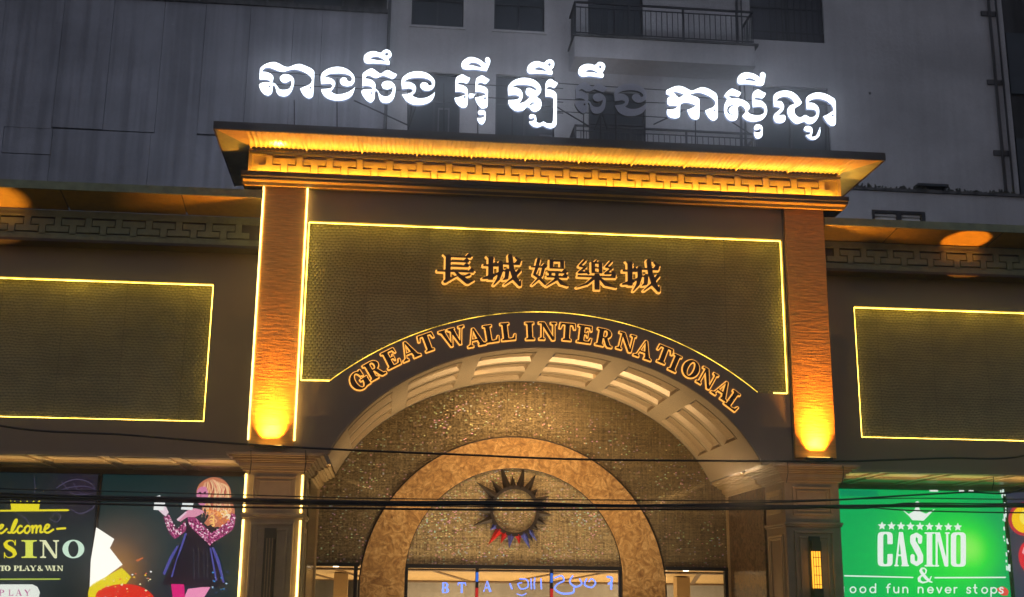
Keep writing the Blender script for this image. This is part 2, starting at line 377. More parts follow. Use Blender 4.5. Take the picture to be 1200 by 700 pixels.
def field(prims, n=56, pad=8):
    """prims: ('l',[(x,y,w)..]) ('p',pts) ('e',cx,cy,rx,ry), a leading '-' cuts away"""
    ext = []
    for q in prims:
        k = q[0].lstrip('-')
        if k == 'l': ext += [(x+d*w/2, y+d*w/2) for x, y, w in q[1] for d in (-1, 1)]
        elif k == 'p': ext += list(q[1])
        else: ext += [(q[1]-q[3], q[2]-q[4]), (q[1]+q[3], q[2]+q[4])]
    e = np.array(ext); lo = e.min(0)-pad-6; hi = e.max(0)+pad+6
    h = max(hi-lo)/n; xs = np.arange(lo[0], hi[0]+h, h); ys = np.arange(lo[1], hi[1]+h, h); X, Y = np.meshgrid(xs, ys)
    D = np.full(X.shape, 1e3)
    for q in prims:
        k = q[0].lstrip('-')
        if k == 'l': d = sd_line(q[1], X, Y)
        elif k == 'p': d = sd_poly(q[1], X, Y)
        else:
            t = np.linspace(0, 2*PI, 40)[:-1]; d = sd_poly(np.c_[q[1]+q[3]*np.cos(t), q[2]+q[4]*np.sin(t)], X, Y)
        D = np.maximum(D, -d) if q[0][0] == '-' else np.minimum(D, d)
    return xs, ys, D
def contour(F, lev=0.):
    xs, ys, D = F; V = D-lev; V = np.where(np.abs(V) < 1e-6, 1e-6, V); ny, nx = V.shape; nxt = {}; pt = {}
    def E(a, b):
        k = (a, b) if a < b else (b, a)
        if k not in pt:
            va, vb = V[a[1], a[0]], V[b[1], b[0]]; t = va/(va-vb)
            pt[k] = (float(xs[a[0]]+(xs[b[0]]-xs[a[0]])*t), float(ys[a[1]]+(ys[b[1]]-ys[a[1]])*t))
        return k
    for j in range(ny-1):
        for i in range(nx-1):
            c = [(i, j), (i+1, j), (i+1, j+1), (i, j+1)]; s = [V[q[1], q[0]] < 0 for q in c]
            if all(s) or not any(s): continue
            outs = [E(c[k], c[(k+1) % 4]) for k in range(4) if s[k] and not s[(k+1) % 4]]
            ins = [E(c[k], c[(k+1) % 4]) for k in range(4) if not s[k] and s[(k+1) % 4]]
            if len(outs) == 1: nxt[outs[0]] = ins[0]
            else:
                # saddle: join each exit with the entry that follows it
                ks = [('o' if s[k] else 'i', E(c[k], c[(k+1) % 4])) for k in range(4) if s[k] != s[(k+1) % 4]]
                for q in range(4):
                    if ks[q][0] == 'o': nxt[ks[q][1]] = ks[(q+1) % 4][1]
    loops = []
    while nxt:
        st, cur = nxt.popitem(); lp = [pt[st]]
        while cur != st and cur in nxt:
            lp.append(pt[cur]); cur = nxt.pop(cur)
        # thin out straight runs
        out = []
        for i, p in enumerate(lp):
            a, b = lp[i-1], lp[(i+1) % len(lp)]
            if abs((p[0]-a[0])*(b[1]-p[1])-(p[1]-a[1])*(b[0]-p[0])) > 2e-3*(xs[1]-xs[0])**2 or i % 6 == 0: out.append(p)
        if len(out) > 3: loops.append(out)
    return loops

# serif capitals, 100 units high; w = stem, t = hairline
def serif(x, y, w, s=13, t=5):
    b = 6 if y < 50 else -6
    return [('p', [(x-w/2-s, y-(0 if y < 50 else t)), (x+w/2+s, y-(0 if y < 50 else t)), (x+w/2+s, y+(t if y < 50 else 0)), (x-w/2-s, y+(t if y < 50 else 0))]),
            ('p', [(x-w/2-s*.55, y+(t if y < 50 else -t)*.9), (x+w/2+s*.55, y+(t if y < 50 else -t)*.9), (x+w/2, y+b*2.1), (x-w/2, y+b*2.1)])]
def stem(x, w, y0=0, y1=100, s=13, t=5):
    return [('p', rect(x-w/2, x+w/2, y0, y1))]+(serif(x, 0, w, s, t) if y0 == 0 else [])+(serif(x, 100, w, s, t) if y1 == 100 else [])
def glyph(ch, w=19, t=5, s=12):
    if ch == 'I': return stem(18, w, s=s, t=t), 36
    if ch == 'L': return stem(24, w, s=s, t=t)+[('p', [(24, 0), (76, 0), (80, 32), (75, 32), (66, 12), (50, t+1), (24, t+1)])], 84
    if ch == 'E': return stem(24, w, s=s, t=t)+[('p', [(24, 0), (78, 0), (82, 30), (77, 30), (68, 11), (52, t+1), (24, t+1)]), ('p', [(24, 100), (76, 100), (78, 72), (73, 72), (66, 90), (52, 99-t), (24, 99-t)]), ('p', rect(24, 54, 48, 48+t)), ('p', [(50, 50), (58, 34), (58, 68)])], 88
    if ch == 'F': return glyph('E')[0], 80
    if ch == 'T': return stem(45, w, s=s, t=t)+[('p', [(4, 100), (86, 100), (90, 68), (84, 68), (76, 90), (60, 99-t), (30, 99-t), (14, 90), (6, 68), (0, 68)])], 92
    if ch == 'N': return [('p', [(8, 100), (34, 100), (88, 8), (88, -2), (78, -2), (14, 96)]), ('p', rect(18, 18+t, 0, 96)), ('p', rect(84, 84+t, 0, 98))]+serif(20, 0, t, s, t)+serif(86, 100, t, s, t)+[('p', rect(2, 26, 100-t, 100))], 106
    if ch == 'A': return [('p', [(42, 103), (52, 103), (94, 0), (68, 0)]), ('p', [(42, 103), (47, 103), (17, 0), (11, 0)]), ('p', rect(24, 74, 32, 32+t))]+serif(14, 0, t, s, t)+serif(82, 0, w, s*.7, t), 98
    if ch == 'W': return [('p', [(6, 100), (30, 100), (56, 0), (46, 0)]), ('p', [(48, 0), (54, 0), (80, 100), (72, 100)]), ('p', [(58, 100), (82, 100), (106, 0), (96, 0)]), ('p', [(98, 0), (104, 0), (134, 100), (128, 100)])]+serif(18, 100, w, s*.6, t)+serif(70, 100, w, s*.6, t)+serif(130, 100, t, s, t), 142
    if ch == 'Y': return [('p', [(2, 100), (28, 100), (58, 48), (48, 30)]), ('p', [(50, 50), (56, 46), (90, 100), (83, 100)]), ('p', rect(50-w/2, 50+w/2, 0, 48))]+serif(50, 0, w, s, t)+serif(15, 100, w, s*.5, t)+serif(86, 100, t, s, t), 96
    if ch == 'P': return stem(24, w, s=s, t=t)+[('e', 46, 73, 36, 27), ('-p', rect(-30, 14, -4, 120))]+[('-e', 44, 73, 17, 22), ('p', rect(24-w/2, 24+w/2, 0, 100)), ('p', rect(20, 46, 100-t, 100)), ('p', rect(20, 46, 46, 46+t))]+serif(24, 0, w, s, t)+serif(24, 100, w, s, t), 88
    if ch == 'R': return glyph('P', w, t, s)[0]+[('p', [(42, 50), (62, 50), (84, 10), (96, 8), (96, 0), (72, -1), (62, 8)])], 98
    if ch == 'O': return [('e', 50, 50, 47, 52), ('-e', 50, 50, 47-w*1.12, 52-t)], 102
    if ch in 'CG':
        g = [('e', 50, 50, 47, 52), ('-e', 52, 50, 47-w*1.05, 52-t), ('-p', rect(64, 110, 34, 68)), ('-p', rect(86, 110, -10, 110)), ('p', [(80, 100), (86, 100), (86, 64), (81, 64), (72, 88)])]
        if ch == 'C': g += [('p', [(70, 12), (86, 34), (81, 34), (66, 10)])]; return g, 92
        return g+[('p', rect(72, 72+w, 4, 44)), ('p', rect(58, 100, 42, 42+t))], 104
    if ch == 'S': return [('l', [(70, 72, 4), (68, 86, 5), (56, 97, 6), (40, 98, 8), (24, 92, 13), (17, 78, w), (24, 64, w*1.1), (44, 52, w*1.25), (62, 40, w*1.15), (70, 24, w), (62, 9, 12), (44, 2, 6), (28, 3, 5), (16, 14, 5), (12, 30, 4)]), ('p', rect(70, 75, 70, 102)), ('p', rect(9, 14, -2, 30))], 86
    if ch == 'B': return stem(24, w, s=s, t=t)+[('e', 46, 74, 32, 26), ('e', 48, 26, 38, 27), ('-e', 42, 74, 14, 19), ('-e', 42, 26, 17, 20), ('p', rect(24-w/2, 24+w/2, 0, 100))], 92
    if ch == '&': return [('l', [(92, 40, 6), (84, 22, 7), (66, 6, 9), (40, 0, 11), (20, 12, 17), (18, 30, 16), (34, 48, 9), (58, 64, 8), (62, 82, 9), (50, 96, 7), (34, 94, 11), (28, 78, 17), (42, 54, 19), (64, 26, 19), (84, 8, 12), (98, 2, 6)])], 104
    raise KeyError(ch)
# round monoline lower case (x-height 60)
def mono(ch, w=13):
    ring = lambda cx: [('e', cx, 30, 30+w/2, 30+w/2), ('-e', cx, 30, 30-w/2, 30-w/2)]
    L_ = lambda *p: ('l', [(x, y, w) for x, y in p])
    a8 = lambda cx, cy, r, a0, a1: [(cx+r*math.cos(math.radians(a0+(a1-a0)*i/12)), cy+r*math.sin(math.radians(a0+(a1-a0)*i/12))) for i in range(13)]
    if ch == 'o': return ring(35), 72
    if ch == 'd': return ring(35)+[L_((65, 0), (65, 96))], 78
    if ch == 'p': return ring(40)+[L_((10, 60), (10, -36))], 78
    if ch == 'g': return ring(35)+[L_((65, 60), (65, -8), (60, -24), (46, -33), (28, -33), (12, -24))], 78
    if ch == 'f': return [L_((20, 0), (20, 72), (26, 86), (38, 94), (48, 94)), L_((4, 58), (42, 58))], 50
    if ch == 't': return [L_((20, 92), (20, 18), (26, 4), (40, 0)), L_((4, 58), (40, 58))], 48
    if ch == 'u': return [L_((10, 60), *a8(35, 25, 25, 180, 360), (60, 60)), L_((60, 0), (60, 60))], 72
    if ch == 'n': return [L_((10, 0), *a8(35, 35, 25, 180, 0), (60, 0)), L_((10, 0), (10, 60))], 72
    if ch == 'e': return [L_(*a8(35, 30, 30, 0, 320)), L_((6, 30), (65, 30))], 72
    if ch == 'v': return [L_((6, 60), (32, 0), (58, 60))], 66
    if ch == 'r': return [L_((10, 0), (10, 60)), L_((10, 32), *a8(34, 34, 24, 180, 80))], 46
    if ch == 's': return [L_((50, 50), (40, 60), (22, 60), (11, 48), (18, 35), (42, 26), (50, 12), (38, 0), (20, 0), (8, 10))], 60
    raise KeyError(ch)
def spl(p, n=5):
    out = []
    for i in range(len(p)-1):
        a, b, c, d = p[max(i-1, 0)], p[i], p[i+1], p[min(i+2, len(p)-1)]
        for k in range(n):
            t = k/n; out.append(tuple(b[j]+.5*t*(c[j]-a[j]+t*(2*a[j]-5*b[j]+4*c[j]-d[j]+t*(3*(b[j]-c[j])+d[j]-a[j]))) for j in range(3)))
    return out+[tuple(p[-1])]
_fc = {}
def glyph_loops(key, prims, lev=0., n=56):
    k = (key, lev, n)
    if k not in _fc: _fc[k] = contour(field(prims, n), lev)
    return _fc[k]
def place(loops, org, ux, uy):
    """units -> (x,z) plane: org + u*ux + v*uy"""
    return [[(org[0]+u*ux[0]+v*uy[0], org[1]+u*ux[1]+v*uy[1]) for u, v in l] for l in loops]
def line_px(text, pos, fn, key, hpx, Y0, Y1, m, parent, Y, name='letter', sx=1., n=40, shear=0., kw={}):
    """letters with their lower-left corner at photo points pos (list of (x,y)), height in photo pixels"""
    for ch, (x, y) in zip(text, pos):
        o = at(x, y, Y); a = at(x+1, y+.02, Y); c = at(x, y-1, Y)
        ex = (a[0]-o[0], a[1]-o[1]); ez = c[1]-o[1]
        g = fn(ch, **kw)[0]
        plate(name, place(glyph_loops(key+ch, g, 0, n), o, (ex[0]*hpx/100*sx, ex[1]*hpx/100*sx), (shear*ez*hpx/100, ez*hpx/100)), Y0, Y1, m, parent)

# ================================================================== GROUND
bm = boxes((-250, 250, -250, 250, -.95, -.905)); g = obj('ground', bm, M['pave']); g['kind'] = 'structure'
bm = boxes((-120, 120, -32, -9, -.9, -.896)); r_ = obj('road', bm, M['road']); r_['kind'] = 'structure'
bm = boxes((-120, 120, -9, 9, -.9, -.77)); r_ = obj('pavement', bm, M['pave']); r_['kind'] = 'structure'

# ================================================================== ENTRANCE BLOCK
EB = thing('entrance_portal', 'bronze casino entrance portal with a barrel vault, glowing gold cornice and white sign on top', 'building', (0, 1, -.77))
VA, VB, VC, SPR = 4.83, 3.54, 3.2, 4.35
xs_ = VA*math.sqrt(1-((SPR-VC)/VB)**2); t0 = math.degrees(math.atan2((SPR-VC)/VB, xs_/VA))
AC = (-.03, .26); AR = 7.24
def zarc(x, r=AR): return AC[1]+math.sqrt(r*r-(x-AC[0])**2)
pa0 = math.degrees(math.atan2(5.87-AC[1], -4.58-AC[0])); pa1 = math.degrees(math.atan2(5.87-AC[1], 4.52-AC[0]))
def panel_loop(g=0.):
    a = [(x, z) for x, z in arc(AC[0], AC[1], AR+g, AR+g, pa0-0, pa1+0, 60)]
    return [(-5.23+g, 9.36-g), (-5.23+g, 5.87+g)]+a+[(5.23-g, 5.87+g), (5.23-g, 9.36-g)]
wall_outer = [(-6.2, SPR), ]+[(-xs_, SPR)]+arc(0, VC, VA, VB, 180-t0, t0, 64)[1:-1]+[(xs_, SPR), (6.2, SPR), (6.2, 10.14), (-6.2, 10.14)]
wall = plate('wall', [wall_outer, panel_loop()], 0, .07, M['wall'], EB)
pan = plate('textured_panel', [panel_loop(-.05)], .15, .19, M['scale'], EB)
plate('panel_reveal', [panel_loop(-.05), panel_loop(0)], .069, .152, M['frame'], EB)
# LED border
def strip(name, pts, r, Y, m, parent):
    bm = bmesh.new(); tube(bm, [(x, Y, z) for x, z in pts], r, 6); return obj(name, bm, m, parent)
pl = panel_loop(.03)
strip('led_strip', [pl[0], pl[1]], .014, .04, M['leddim'], pan)
strip('led_strip', [pl[1], pl[2]], .015, .04, M['leddim'], pan)
strip('led_strip', pl[2:-2], .009, .045, M['ledarc'], pan)
strip('led_strip', [(4.9, 5.9), pl[-2]], .015, .04, M['leddim'], pan)
strip('led_strip', [pl[-2], pl[-1]], .013, .04, M['leddim'], pan)
strip('led_strip', [pl[-1], pl[0]], .013, .04, M['leddim'], pan)
# slim reveal round the arch
bm = bmesh.new(); tube(bm, [(x, -.01, z) for x, z in arc(0, VC, VA, VB, 180-t0, t0, 64)], .025, 6); obj('arch_bead', bm, M['frame'], EB, smooth=True)
# cladding joints above and beside the panel (real gaps filled with dark strips, 3 mm proud)
for x0, x1, z0, z1 in ((-5.255, -5.24, 9.36, 10.12), (5.24, 5.262, 4.45, 10.12)):
    obj('joint_strip', boxes((x0, x1, -.004, .01, z0, z1)), M['dark'], EB)
# pilasters
for s, xa, xb in ((-1, -6.16, -5.28), (1, 5.285, 6.19)):
    p = obj('pilaster', bevel(boxes((xa, xb, -.07, .02, 4.5, 10.09)), .01), M['wood'], EB, label='%s hammered copper pilaster washed by an orange uplight' % ('left' if s < 0 else 'right'))
    if s < 0:
        for x in (-6.19, -5.26):
            obj('led_strip', boxes((x-.018, x+.018, -.095, -.06, 4.62, 10.06)), M['led'], p)
# frieze and mouldings
fr = obj('frieze', boxes((-6.5, 6.5, -.28, 1.5, 10.14, 10.8)), M['gold'], EB)
def key_row(parent, x0, x1, pitch, yf, z0, h, m, depth=.05, k=.40):
    """interlocked upright and hanging T pieces of a Greek key"""
    def T(sgn):
        w = pitch
        zb, zt = (z0+h*(1-k), z0+h) if sgn > 0 else (z0, z0+h*k)
        bm = bmesh.new(); box(bm, -.365*w, .365*w, -depth, 0, zb, zt)
        if sgn > 0: box(bm, -.105*w, .105*w, -depth, 0, z0-h*.22, zb)
        else: box(bm, -.105*w, .105*w, -depth, 0, zt, z0+h*1.22)
        bmesh.ops.translate(bm, verts=bm.verts, vec=(0, yf, 0)); return bm
    n = int(round((x1-x0)/pitch)); first = {}
    for i in range(2*n-1):
        s = 1 if i % 2 else -1; x = x0+pitch*.5*(i+1)
        if s not in first:
            o = obj('key_motif', T(s), m, parent); first[s] = o; o.location.x += x
        else:
            c = copy_part(first[s]); c.location.x = x
key_row(fr, -6.4, 6.4, .64, -.28, 10.34, .27, M['gold'], .075)
bm = bmesh.new(); box(bm, -6.5, 6.5, -.335, -.28, 10.685, 10.735); obj('band', bm, M['gold'], fr)
bm = bmesh.new()
for i in range(160): x = -6.46+i*.0812; box(bm, x, x+.045, -.315, -.28, 10.735, 10.795)
for i in range(160): x = -6.46+i*.0812; box(bm, x, x+.045, -.34, -.28, 10.225, 10.285)
obj('dentil_row', bm, M['gold'], fr, kind='stuff')
obj('corner_block', boxes((-6.52, -6.44, -.35, -.28, 10.22, 10.8)), M['gold'], fr); obj('corner_block', boxes((6.44, 6.52, -.35, -.28, 10.22, 10.8)), M['gold'], fr)
# lower moulding: stepped
bm = bmesh.new(); prism(bm, [(1.3, 10.22), (-.47, 10.22), (-.47, 10.17), (-.44, 10.15), (-.44, 10.11), (-.2, 10.06), (-.12, 10.06), (1.3, 10.06)], -6.63, 6.63); obj('moulding', bm, M['dark'], EB)
obj('lip', boxes((-6.64, 6.64, -.485, -.47, 10.17, 10.265)), M['dark'], EB)
bm = bmesh.new(); prism(bm, [(-.4, 10.108), (-.12, 10.056), (-.12, 10.05), (-.41, 10.10)], -6.6, 6.6); obj('soffit_trim', bm, M['gold'], EB)
# cornice
co = obj('cornice', boxes((-7.12, 7.12, -1.41, 2.2, 10.90, 10.95)), M['dark'], EB)
obj('fascia', boxes((-7.13, 7.13, -1.425, -1.38, 10.80, 10.97)), M['dark'], co)
obj('fascia', boxes((-7.13, -7.10, -1.38, 2.2, 10.80, 10.97)), M['dark'], co); obj('fascia', boxes((7.10, 7.13, -1.38, 2.2, 10.80, 10.97)), M['dark'], co)
ZI, ZO = 10.86, 10.815
def ribbed(x0, x1):
    bm = bmesh.new(); n = int(round((x1-x0)/.0145)); rows = []
    for i in range(n+1):
        x = x0+(x1-x0)*i/n; h = .028*max(0, math.sin(2*PI*(x+.02)/.098))
        rows.append((bm.verts.new((x, -.33, ZI-h)), bm.verts.new((x, -1.38, ZO-h))))
    for a, b in zip(rows, rows[1:]): bm.faces.new((a[0], b[0], b[1], a[1]))
    return bm
xs = [-6.48+i*(12.96/11) for i in range(12)]
for a, b in zip(xs, xs[1:]): obj('soffit_panel', ribbed(a+.012, b-.012), M['gold'], co, smooth=True)
for x in xs: obj('seam_bar', boxes((x-.012, x+.012, -1.38, -.33, 10.80, 10.88)), M['gold'], co)
for s in (-1, 1):
    bm = bmesh.new()
    a, b, c = [bm.verts.new(p) for p in ((s*6.5, -.33, ZI), (s*6.5, -1.38, ZO), (s*7.1, -1.38, ZO))]; bm.faces.new((a, b, c))
    v = bm.verts.new((s*6.5, -.33, ZI+.03)); w = bm.verts.new((s*7.1, -1.38, ZO+.03)); bm.faces.new((a, c, w, v))
    obj('mitre_panel', bm, M['gold'], co)
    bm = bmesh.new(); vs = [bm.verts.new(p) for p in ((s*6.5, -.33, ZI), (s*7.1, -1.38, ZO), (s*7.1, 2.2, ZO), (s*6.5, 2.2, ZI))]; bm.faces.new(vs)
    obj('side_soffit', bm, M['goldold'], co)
# roof body
obj('roof', boxes((-6.5, 6.5, -.3, 3.5, 10.8, 10.9)), M['dark'], EB)
obj('side_wall', boxes((-6.2, -6.0, .45, 3.5, 4.35, 10.13)), M['wall'], EB); obj('side_wall', boxes((6.0, 6.2, .45, 3.5, 4.35, 10.13)), M['wall'], EB)
# vault
def ell(t, off=0.):
    x, z = VA*math.cos(t), VB*math.sin(t); nx, nz = VB*math.cos(t), VA*math.sin(t); l = math.hypot(nx, nz)
    return x+nx/l*off, VC+z+nz/l*off
tt = np.linspace(math.radians(t0), math.radians(180-t0), 400); pp = np.array([ell(t) for t in tt]); cum = np.r_[0, np.cumsum(np.hypot(*np.diff(pp, axis=0).T))]; tot = cum[-1]
def t_at(s): return float(np.interp(tot/2+s, cum, tt))
rows = [(.55, 1.55), (1.8, 2.75), (3.0, 3.95)]
cols = [(c-.62, c+.62) for c in (-4.1, -2.46, -.82, .82, 2.46, 4.1)]
vb = bmesh.new()
ss = sorted(set([-tot/2, tot/2]+[v for c in cols for v in c])); yy = [0.065]+[v for r in rows for v in r]+[4.2]
def patch(bm, s0, s1, y0, y1, o0=0., o1=0., n=None):
    n = n or max(2, int((s1-s0)/.12)); pr = None
    for i in range(n+1):
        t = t_at(s0+(s1-s0)*i/n); a = ell(t, o0); b = ell(t, o1)
        c = (bm.verts.new((a[0], y0, a[1])), bm.verts.new((b[0], y1, b[1])))
        if pr: bm.faces.new((pr[0], c[0], c[1], pr[1]))
        pr = c
for i, (s0, s1) in enumerate(zip(ss, ss[1:])):
    for j, (y0, y1) in enumerate(zip(yy, yy[1:])):
        if any(abs(s0-c[0]) < 1e-6 and abs(s1-c[1]) < 1e-6 for c in cols) and j % 2 == 1: continue
        patch(vb, s0, s1, y0, y1)
va = obj('vault', vb, M['vault'], EB, smooth=True)
for c in cols:
    for r in rows:
        bm = bmesh.new(); D = .085; e = .12
        # tray: sloping sides then a gently bowed bed
        patch(bm, c[0], c[1], r[0], r[0]+e, 0, D); patch(bm, c[0], c[1], r[1]-e, r[1], D, 0)
        for k in range(6):
            y0 = r[0]+e+(r[1]-r[0]-2*e)*k/6; y1 = r[0]+e+(r[1]-r[0]-2*e)*(k+1)/6
            f = lambda y: D-.05*math.sin(PI*(y-r[0]-e)/(r[1]-r[0]-2*e))
            patch(bm, c[0]+.05, c[1]-.05, y0, y1, f(y0), f(y1))
        for sa, sb in ((c[0], c[0]+.05), (c[1]-.05, c[1])):
            a = ell(t_at(sa), 0 if sa == c[0] else D); b = ell(t_at(sb), D if sa == c[0] else 0)
            v = [bm.verts.new(p) for p in ((a[0], r[0], a[1]), (b[0], r[0], b[1]), (b[0], r[1], b[1]), (a[0], r[1], a[1]))]; bm.faces.new(v)
        obj('coffer', bm, M['coffer'], va, smooth=False)
        bm = bmesh.new(); tube(bm, [(ell(t_at(s), -.005)[0], r[0]-.02, ell(t_at(s), -.005)[1]) for s in np.linspace(c[0], c[1], 10)], .018, 5)
        obj('coffer_bead', bm, M['vault'], va)
# capitals and spring course
def steps(bm, x0, x1, y0, y1, z0, prof):
    z = z0
    for h, g in prof: box(bm, x0-g, x1+g, y0-g, y1+g, z, z+h); z += h
PROF = [(.05, .06), (.035, .10), (.09, .13), (.03, .19), (.05, .24), (.035, .32), (.06, .37)]
for s in (-1, 1):
    pil = obj('pillar', boxes((s*5.02, s*6.2, -.05, 1.3, -.77, 3.99)), M['frame'], EB, label='%s pillar with moulded panels below the capital' % ('left' if s < 0 else 'right'))
    bm = bmesh.new(); steps(bm, 5.02, 6.2, -.05, 1.3, 3.99, PROF)
    z = 3.99
    if s < 0: bmesh.ops.scale(bm, vec=(-1, 1, 1), verts=bm.verts); bmesh.ops.reverse_faces(bm, faces=bm.faces)
    bevel(bm, .008); obj('capital', bm, M['frame'], pil)
    # spring course running back under the vault
    bm = bmesh.new(); z = 3.99
    for k, (h, g) in enumerate(PROF):
        xi = 4.98-g*1.05; box(bm, s*xi, s*5.4, 1.3+g, 4.18, z, z+h-.001); z += h
    obj('spring_course', bm, M['cream'], EB)
    # side lining in brown marble
    obj('side_lining', boxes((s*4.97, s*5.25, 1.3, 4.2, -.77, 3.985)), M['brownmarble'], EB)
    obj('corner_trim', boxes((s*4.93, s*4.975, 4.06, 4.18, -.77, 3.98)), M['cream'], EB)
    # mouldings on the front: upper block, belt, lower tall panel
    def framebm(x0, x1, z0, z1, w, y0, y1):
        bm = bmesh.new(); box(bm, x0, x1, y0, y1, z1-w, z1); box(bm, x0, x1, y0, y1, z0, z0+w); box(bm, x0, x0+w, y0, y1, z0+w, z1-w); box(bm, x1-w, x1, y0, y1, z0+w, z1-w); return bm
    def side(bm):
        if s < 0: bmesh.ops.scale(bm, vec=(-1, 1, 1), verts=bm.verts); bmesh.ops.reverse_faces(bm, faces=bm.faces)
        return bevel(bm, .006)
    obj('panel_moulding', side(framebm(5.18, 6.04, 3.30, 3.90, .045, -.085, -.048)), M['frame'], pil)
    obj('panel_moulding', side(framebm(5.27, 5.95, 3.38, 3.82, .035, -.07, -.048)), M['frame'], pil)
    obj('belt', side(boxes((4.97, 6.25, -.11, 1.3, 3.10, 3.15), (4.99, 6.23, -.09, 1.3, 3.06, 3.10))), M['frame'], pil)
    obj('panel_moulding', side(framebm(5.18, 6.04, -.5, 2.98, .055, -.09, -.048)), M['frame'], pil)
    obj('panel_moulding', side(framebm(5.29, 5.93, -.4, 2.86, .045, -.075, -.048)), M['frame'], pil)
    # mouldings on the inner flank
    bm = bmesh.new()
    for z0, z1 in ((3.28, 3.92), (-.5, 2.98)):
        for q in range(2):
            a = .12+.1*q; w = .05
            y0, y1, zz0, zz1 = .02+a, 1.25-a, z0+a*.6, z1-a*.6
            for b_ in ((y0, y1, zz1-w, zz1), (y0, y1, zz0, zz0+w), (y0, y0+w, zz0+w, zz1-w), (y1-w, y1, zz0+w, zz1-w)): box(bm, 4.99, 5.025, b_[0], b_[1], b_[2], b_[3])
    obj('flank_moulding', side(bm), M['cream'], pil)
    if s < 0:
        for x in (-6.185, -5.055):
            for z0, z1 in ((3.17, 3.93), (-.6, 3.02)):
                obj('led_strip', boxes((x-.02, x+.02, -.1, -.05, z0, z1)), M['led'], pil)

# ------------------------------------------------------------------ inner wall with mirror mosaic, ring and doors
IW = thing('inner_entrance_wall', 'glittering mosaic wall inside the vault with an amber marble ring over the glass doors', 'wall', (0, 4.2, -.77))
RX = -.26
def ring_loop(cz, R, zb): return [(RX+R, zb)]+arc(RX, cz, R, R, 0, 180, 60)+[(RX-R, zb)]
ro = ring_loop(1.69, 3.65, -.77); ri = ring_loop(1.99, 2.60, -.77)
back_outer = [(-5.2, -.77), (-5.2, 2.25), (-3.92, 2.25)]
# mosaic left and right above the side windows, out to the vault line
vl = [(x, z) for x, z in arc(0, VC, VA-.01, VB-.01, 180-t0, t0, 64)]
outer = [(-5.2, 2.29), (RX-3.6, 2.29)]+[p for p in ro[::-1] if p[1] > 2.3]+[(RX+3.6, 2.29), (5.2, 2.29), (5.2, 4.3), (xs_+.0, 4.34)]+vl[::-1]+[(-5.2, 4.3)]
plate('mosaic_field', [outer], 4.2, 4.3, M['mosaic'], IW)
tym = [(RX-2.58, 2.29)]+[p for p in ri[::-1] if p[1] > 2.3]+[(RX+2.58, 2.29)]
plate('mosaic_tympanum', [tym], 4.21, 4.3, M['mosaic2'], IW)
ringl = ro+ri[::-1]
plate('marble_ring', [ringl], 4.14, 4.28, M['marble'], IW)
bm = bmesh.new(); tube(bm, [(x, 4.165, z) for x, z in ro], .03, 6); obj('ring_bead', bm, M['dark'], IW)
bm = bmesh.new(); tube(bm, [(x, 4.165, z) for x, z in ri], .018, 6); obj('ring_bead', bm, M['dark'], IW)
obj('lintel', boxes((RX-2.58, RX+2.58, 4.12, 4.3, 2.2, 2.29)), M['blackmetal'], IW)
for x0, x1 in ((-5.2, RX-3.66), (RX+3.66, 4.97)):
    obj('lintel', boxes((x0, x1, 4.13, 4.3, 2.22, 2.3)), M['blackmetal'], IW)
M['pane'] = bpy.data.materials.new('clear_glass'); M['pane'].use_nodes = True
_b = M['pane'].node_tree.nodes['Principled BSDF']; _b.inputs['Transmission Weight'].default_value = 1; _b.inputs['Roughness'].default_value = .02; _b.inputs['IOR'].default_value = 1.15; _b.inputs['Base Color'].default_value = (.95, .95, .92, 1)
for x0, x1 in ((RX-2.52, RX-.92), (RX-.86, RX+.86), (RX+.92, RX+2.52)):
    obj('door_glass', boxes((x0, x1, 4.24, 4.25, -.75, 2.2)), M['pane'], IW)
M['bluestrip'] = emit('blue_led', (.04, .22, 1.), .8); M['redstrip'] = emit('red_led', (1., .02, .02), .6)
for x in (RX-.89, RX+.89):
    o = obj('mullion', boxes((x-.035, x+.035, 4.17, 4.28, -.77, 2.2)), M['blackmetal'], IW)
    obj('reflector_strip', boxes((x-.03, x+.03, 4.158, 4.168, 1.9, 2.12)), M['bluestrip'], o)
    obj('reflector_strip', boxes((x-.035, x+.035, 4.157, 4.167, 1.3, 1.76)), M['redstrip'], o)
for x in (RX-2.55, RX+2.55): obj('door_frame', boxes((x-.03, x+.03, 4.17, 4.3, -.77, 2.2)), M['blackmetal'], IW)
for x0, x1 in ((-5.15, -4.02), (3.45, 4.88)):
    obj('side_glass', boxes((x0, x1, 4.24, 4.25, -.75, 2.22)), M['pane'], IW)
    obj('jamb', boxes((x1-.03, x1+.06, 4.15, 4.3, -.77, 2.22)), M['blackmetal'], IW)
# lobby beyond the glass
LB = thing('lobby_interior', 'warm cream lobby with stepped ceiling seen through the entrance glass', 'room', (0, 6, -.77))
obj('floor', boxes((-8, 8, 4.3, 11, -.8, -.74)), M['cream'], LB)
obj('back_wall', boxes((-8, 8, 10, 10.2, -.74, 2.4)), M['cream'], LB)
M['panelwood'] = mat('honey_wood_panel', (.30, .16, .06), .4, 0, .2, 2, stretch=(6, 6, .5))
for i in range(12):
    obj('wall_panel', boxes((-7.6+i*1.28, -6.42+i*1.28, 9.95, 10.0, -.5, 1.85)), M['panelwood'], LB)
bm = bmesh.new(); prism(bm, [(4.3, 2.26), (5.4, 2.23), (9.2, 1.92), (10, 1.92), (10, 2.45), (4.3, 2.45)], -8, 8); obj('ceiling', bm, M['cream'], LB)
def sl(y): return 2.23-(y-5.4)*.31/3.8-.004
for y0, y1 in ((5.6, 5.85), (8.6, 8.9)):
    bm = bmesh.new(); prism(bm, [(y0, sl(y0)), (y1, sl(y1)), (y1, sl(y1)-.03), (y0, sl(y0)-.03)], -7.9, 7.9); obj('cove_trim', bm, M['brownmarble'], LB)
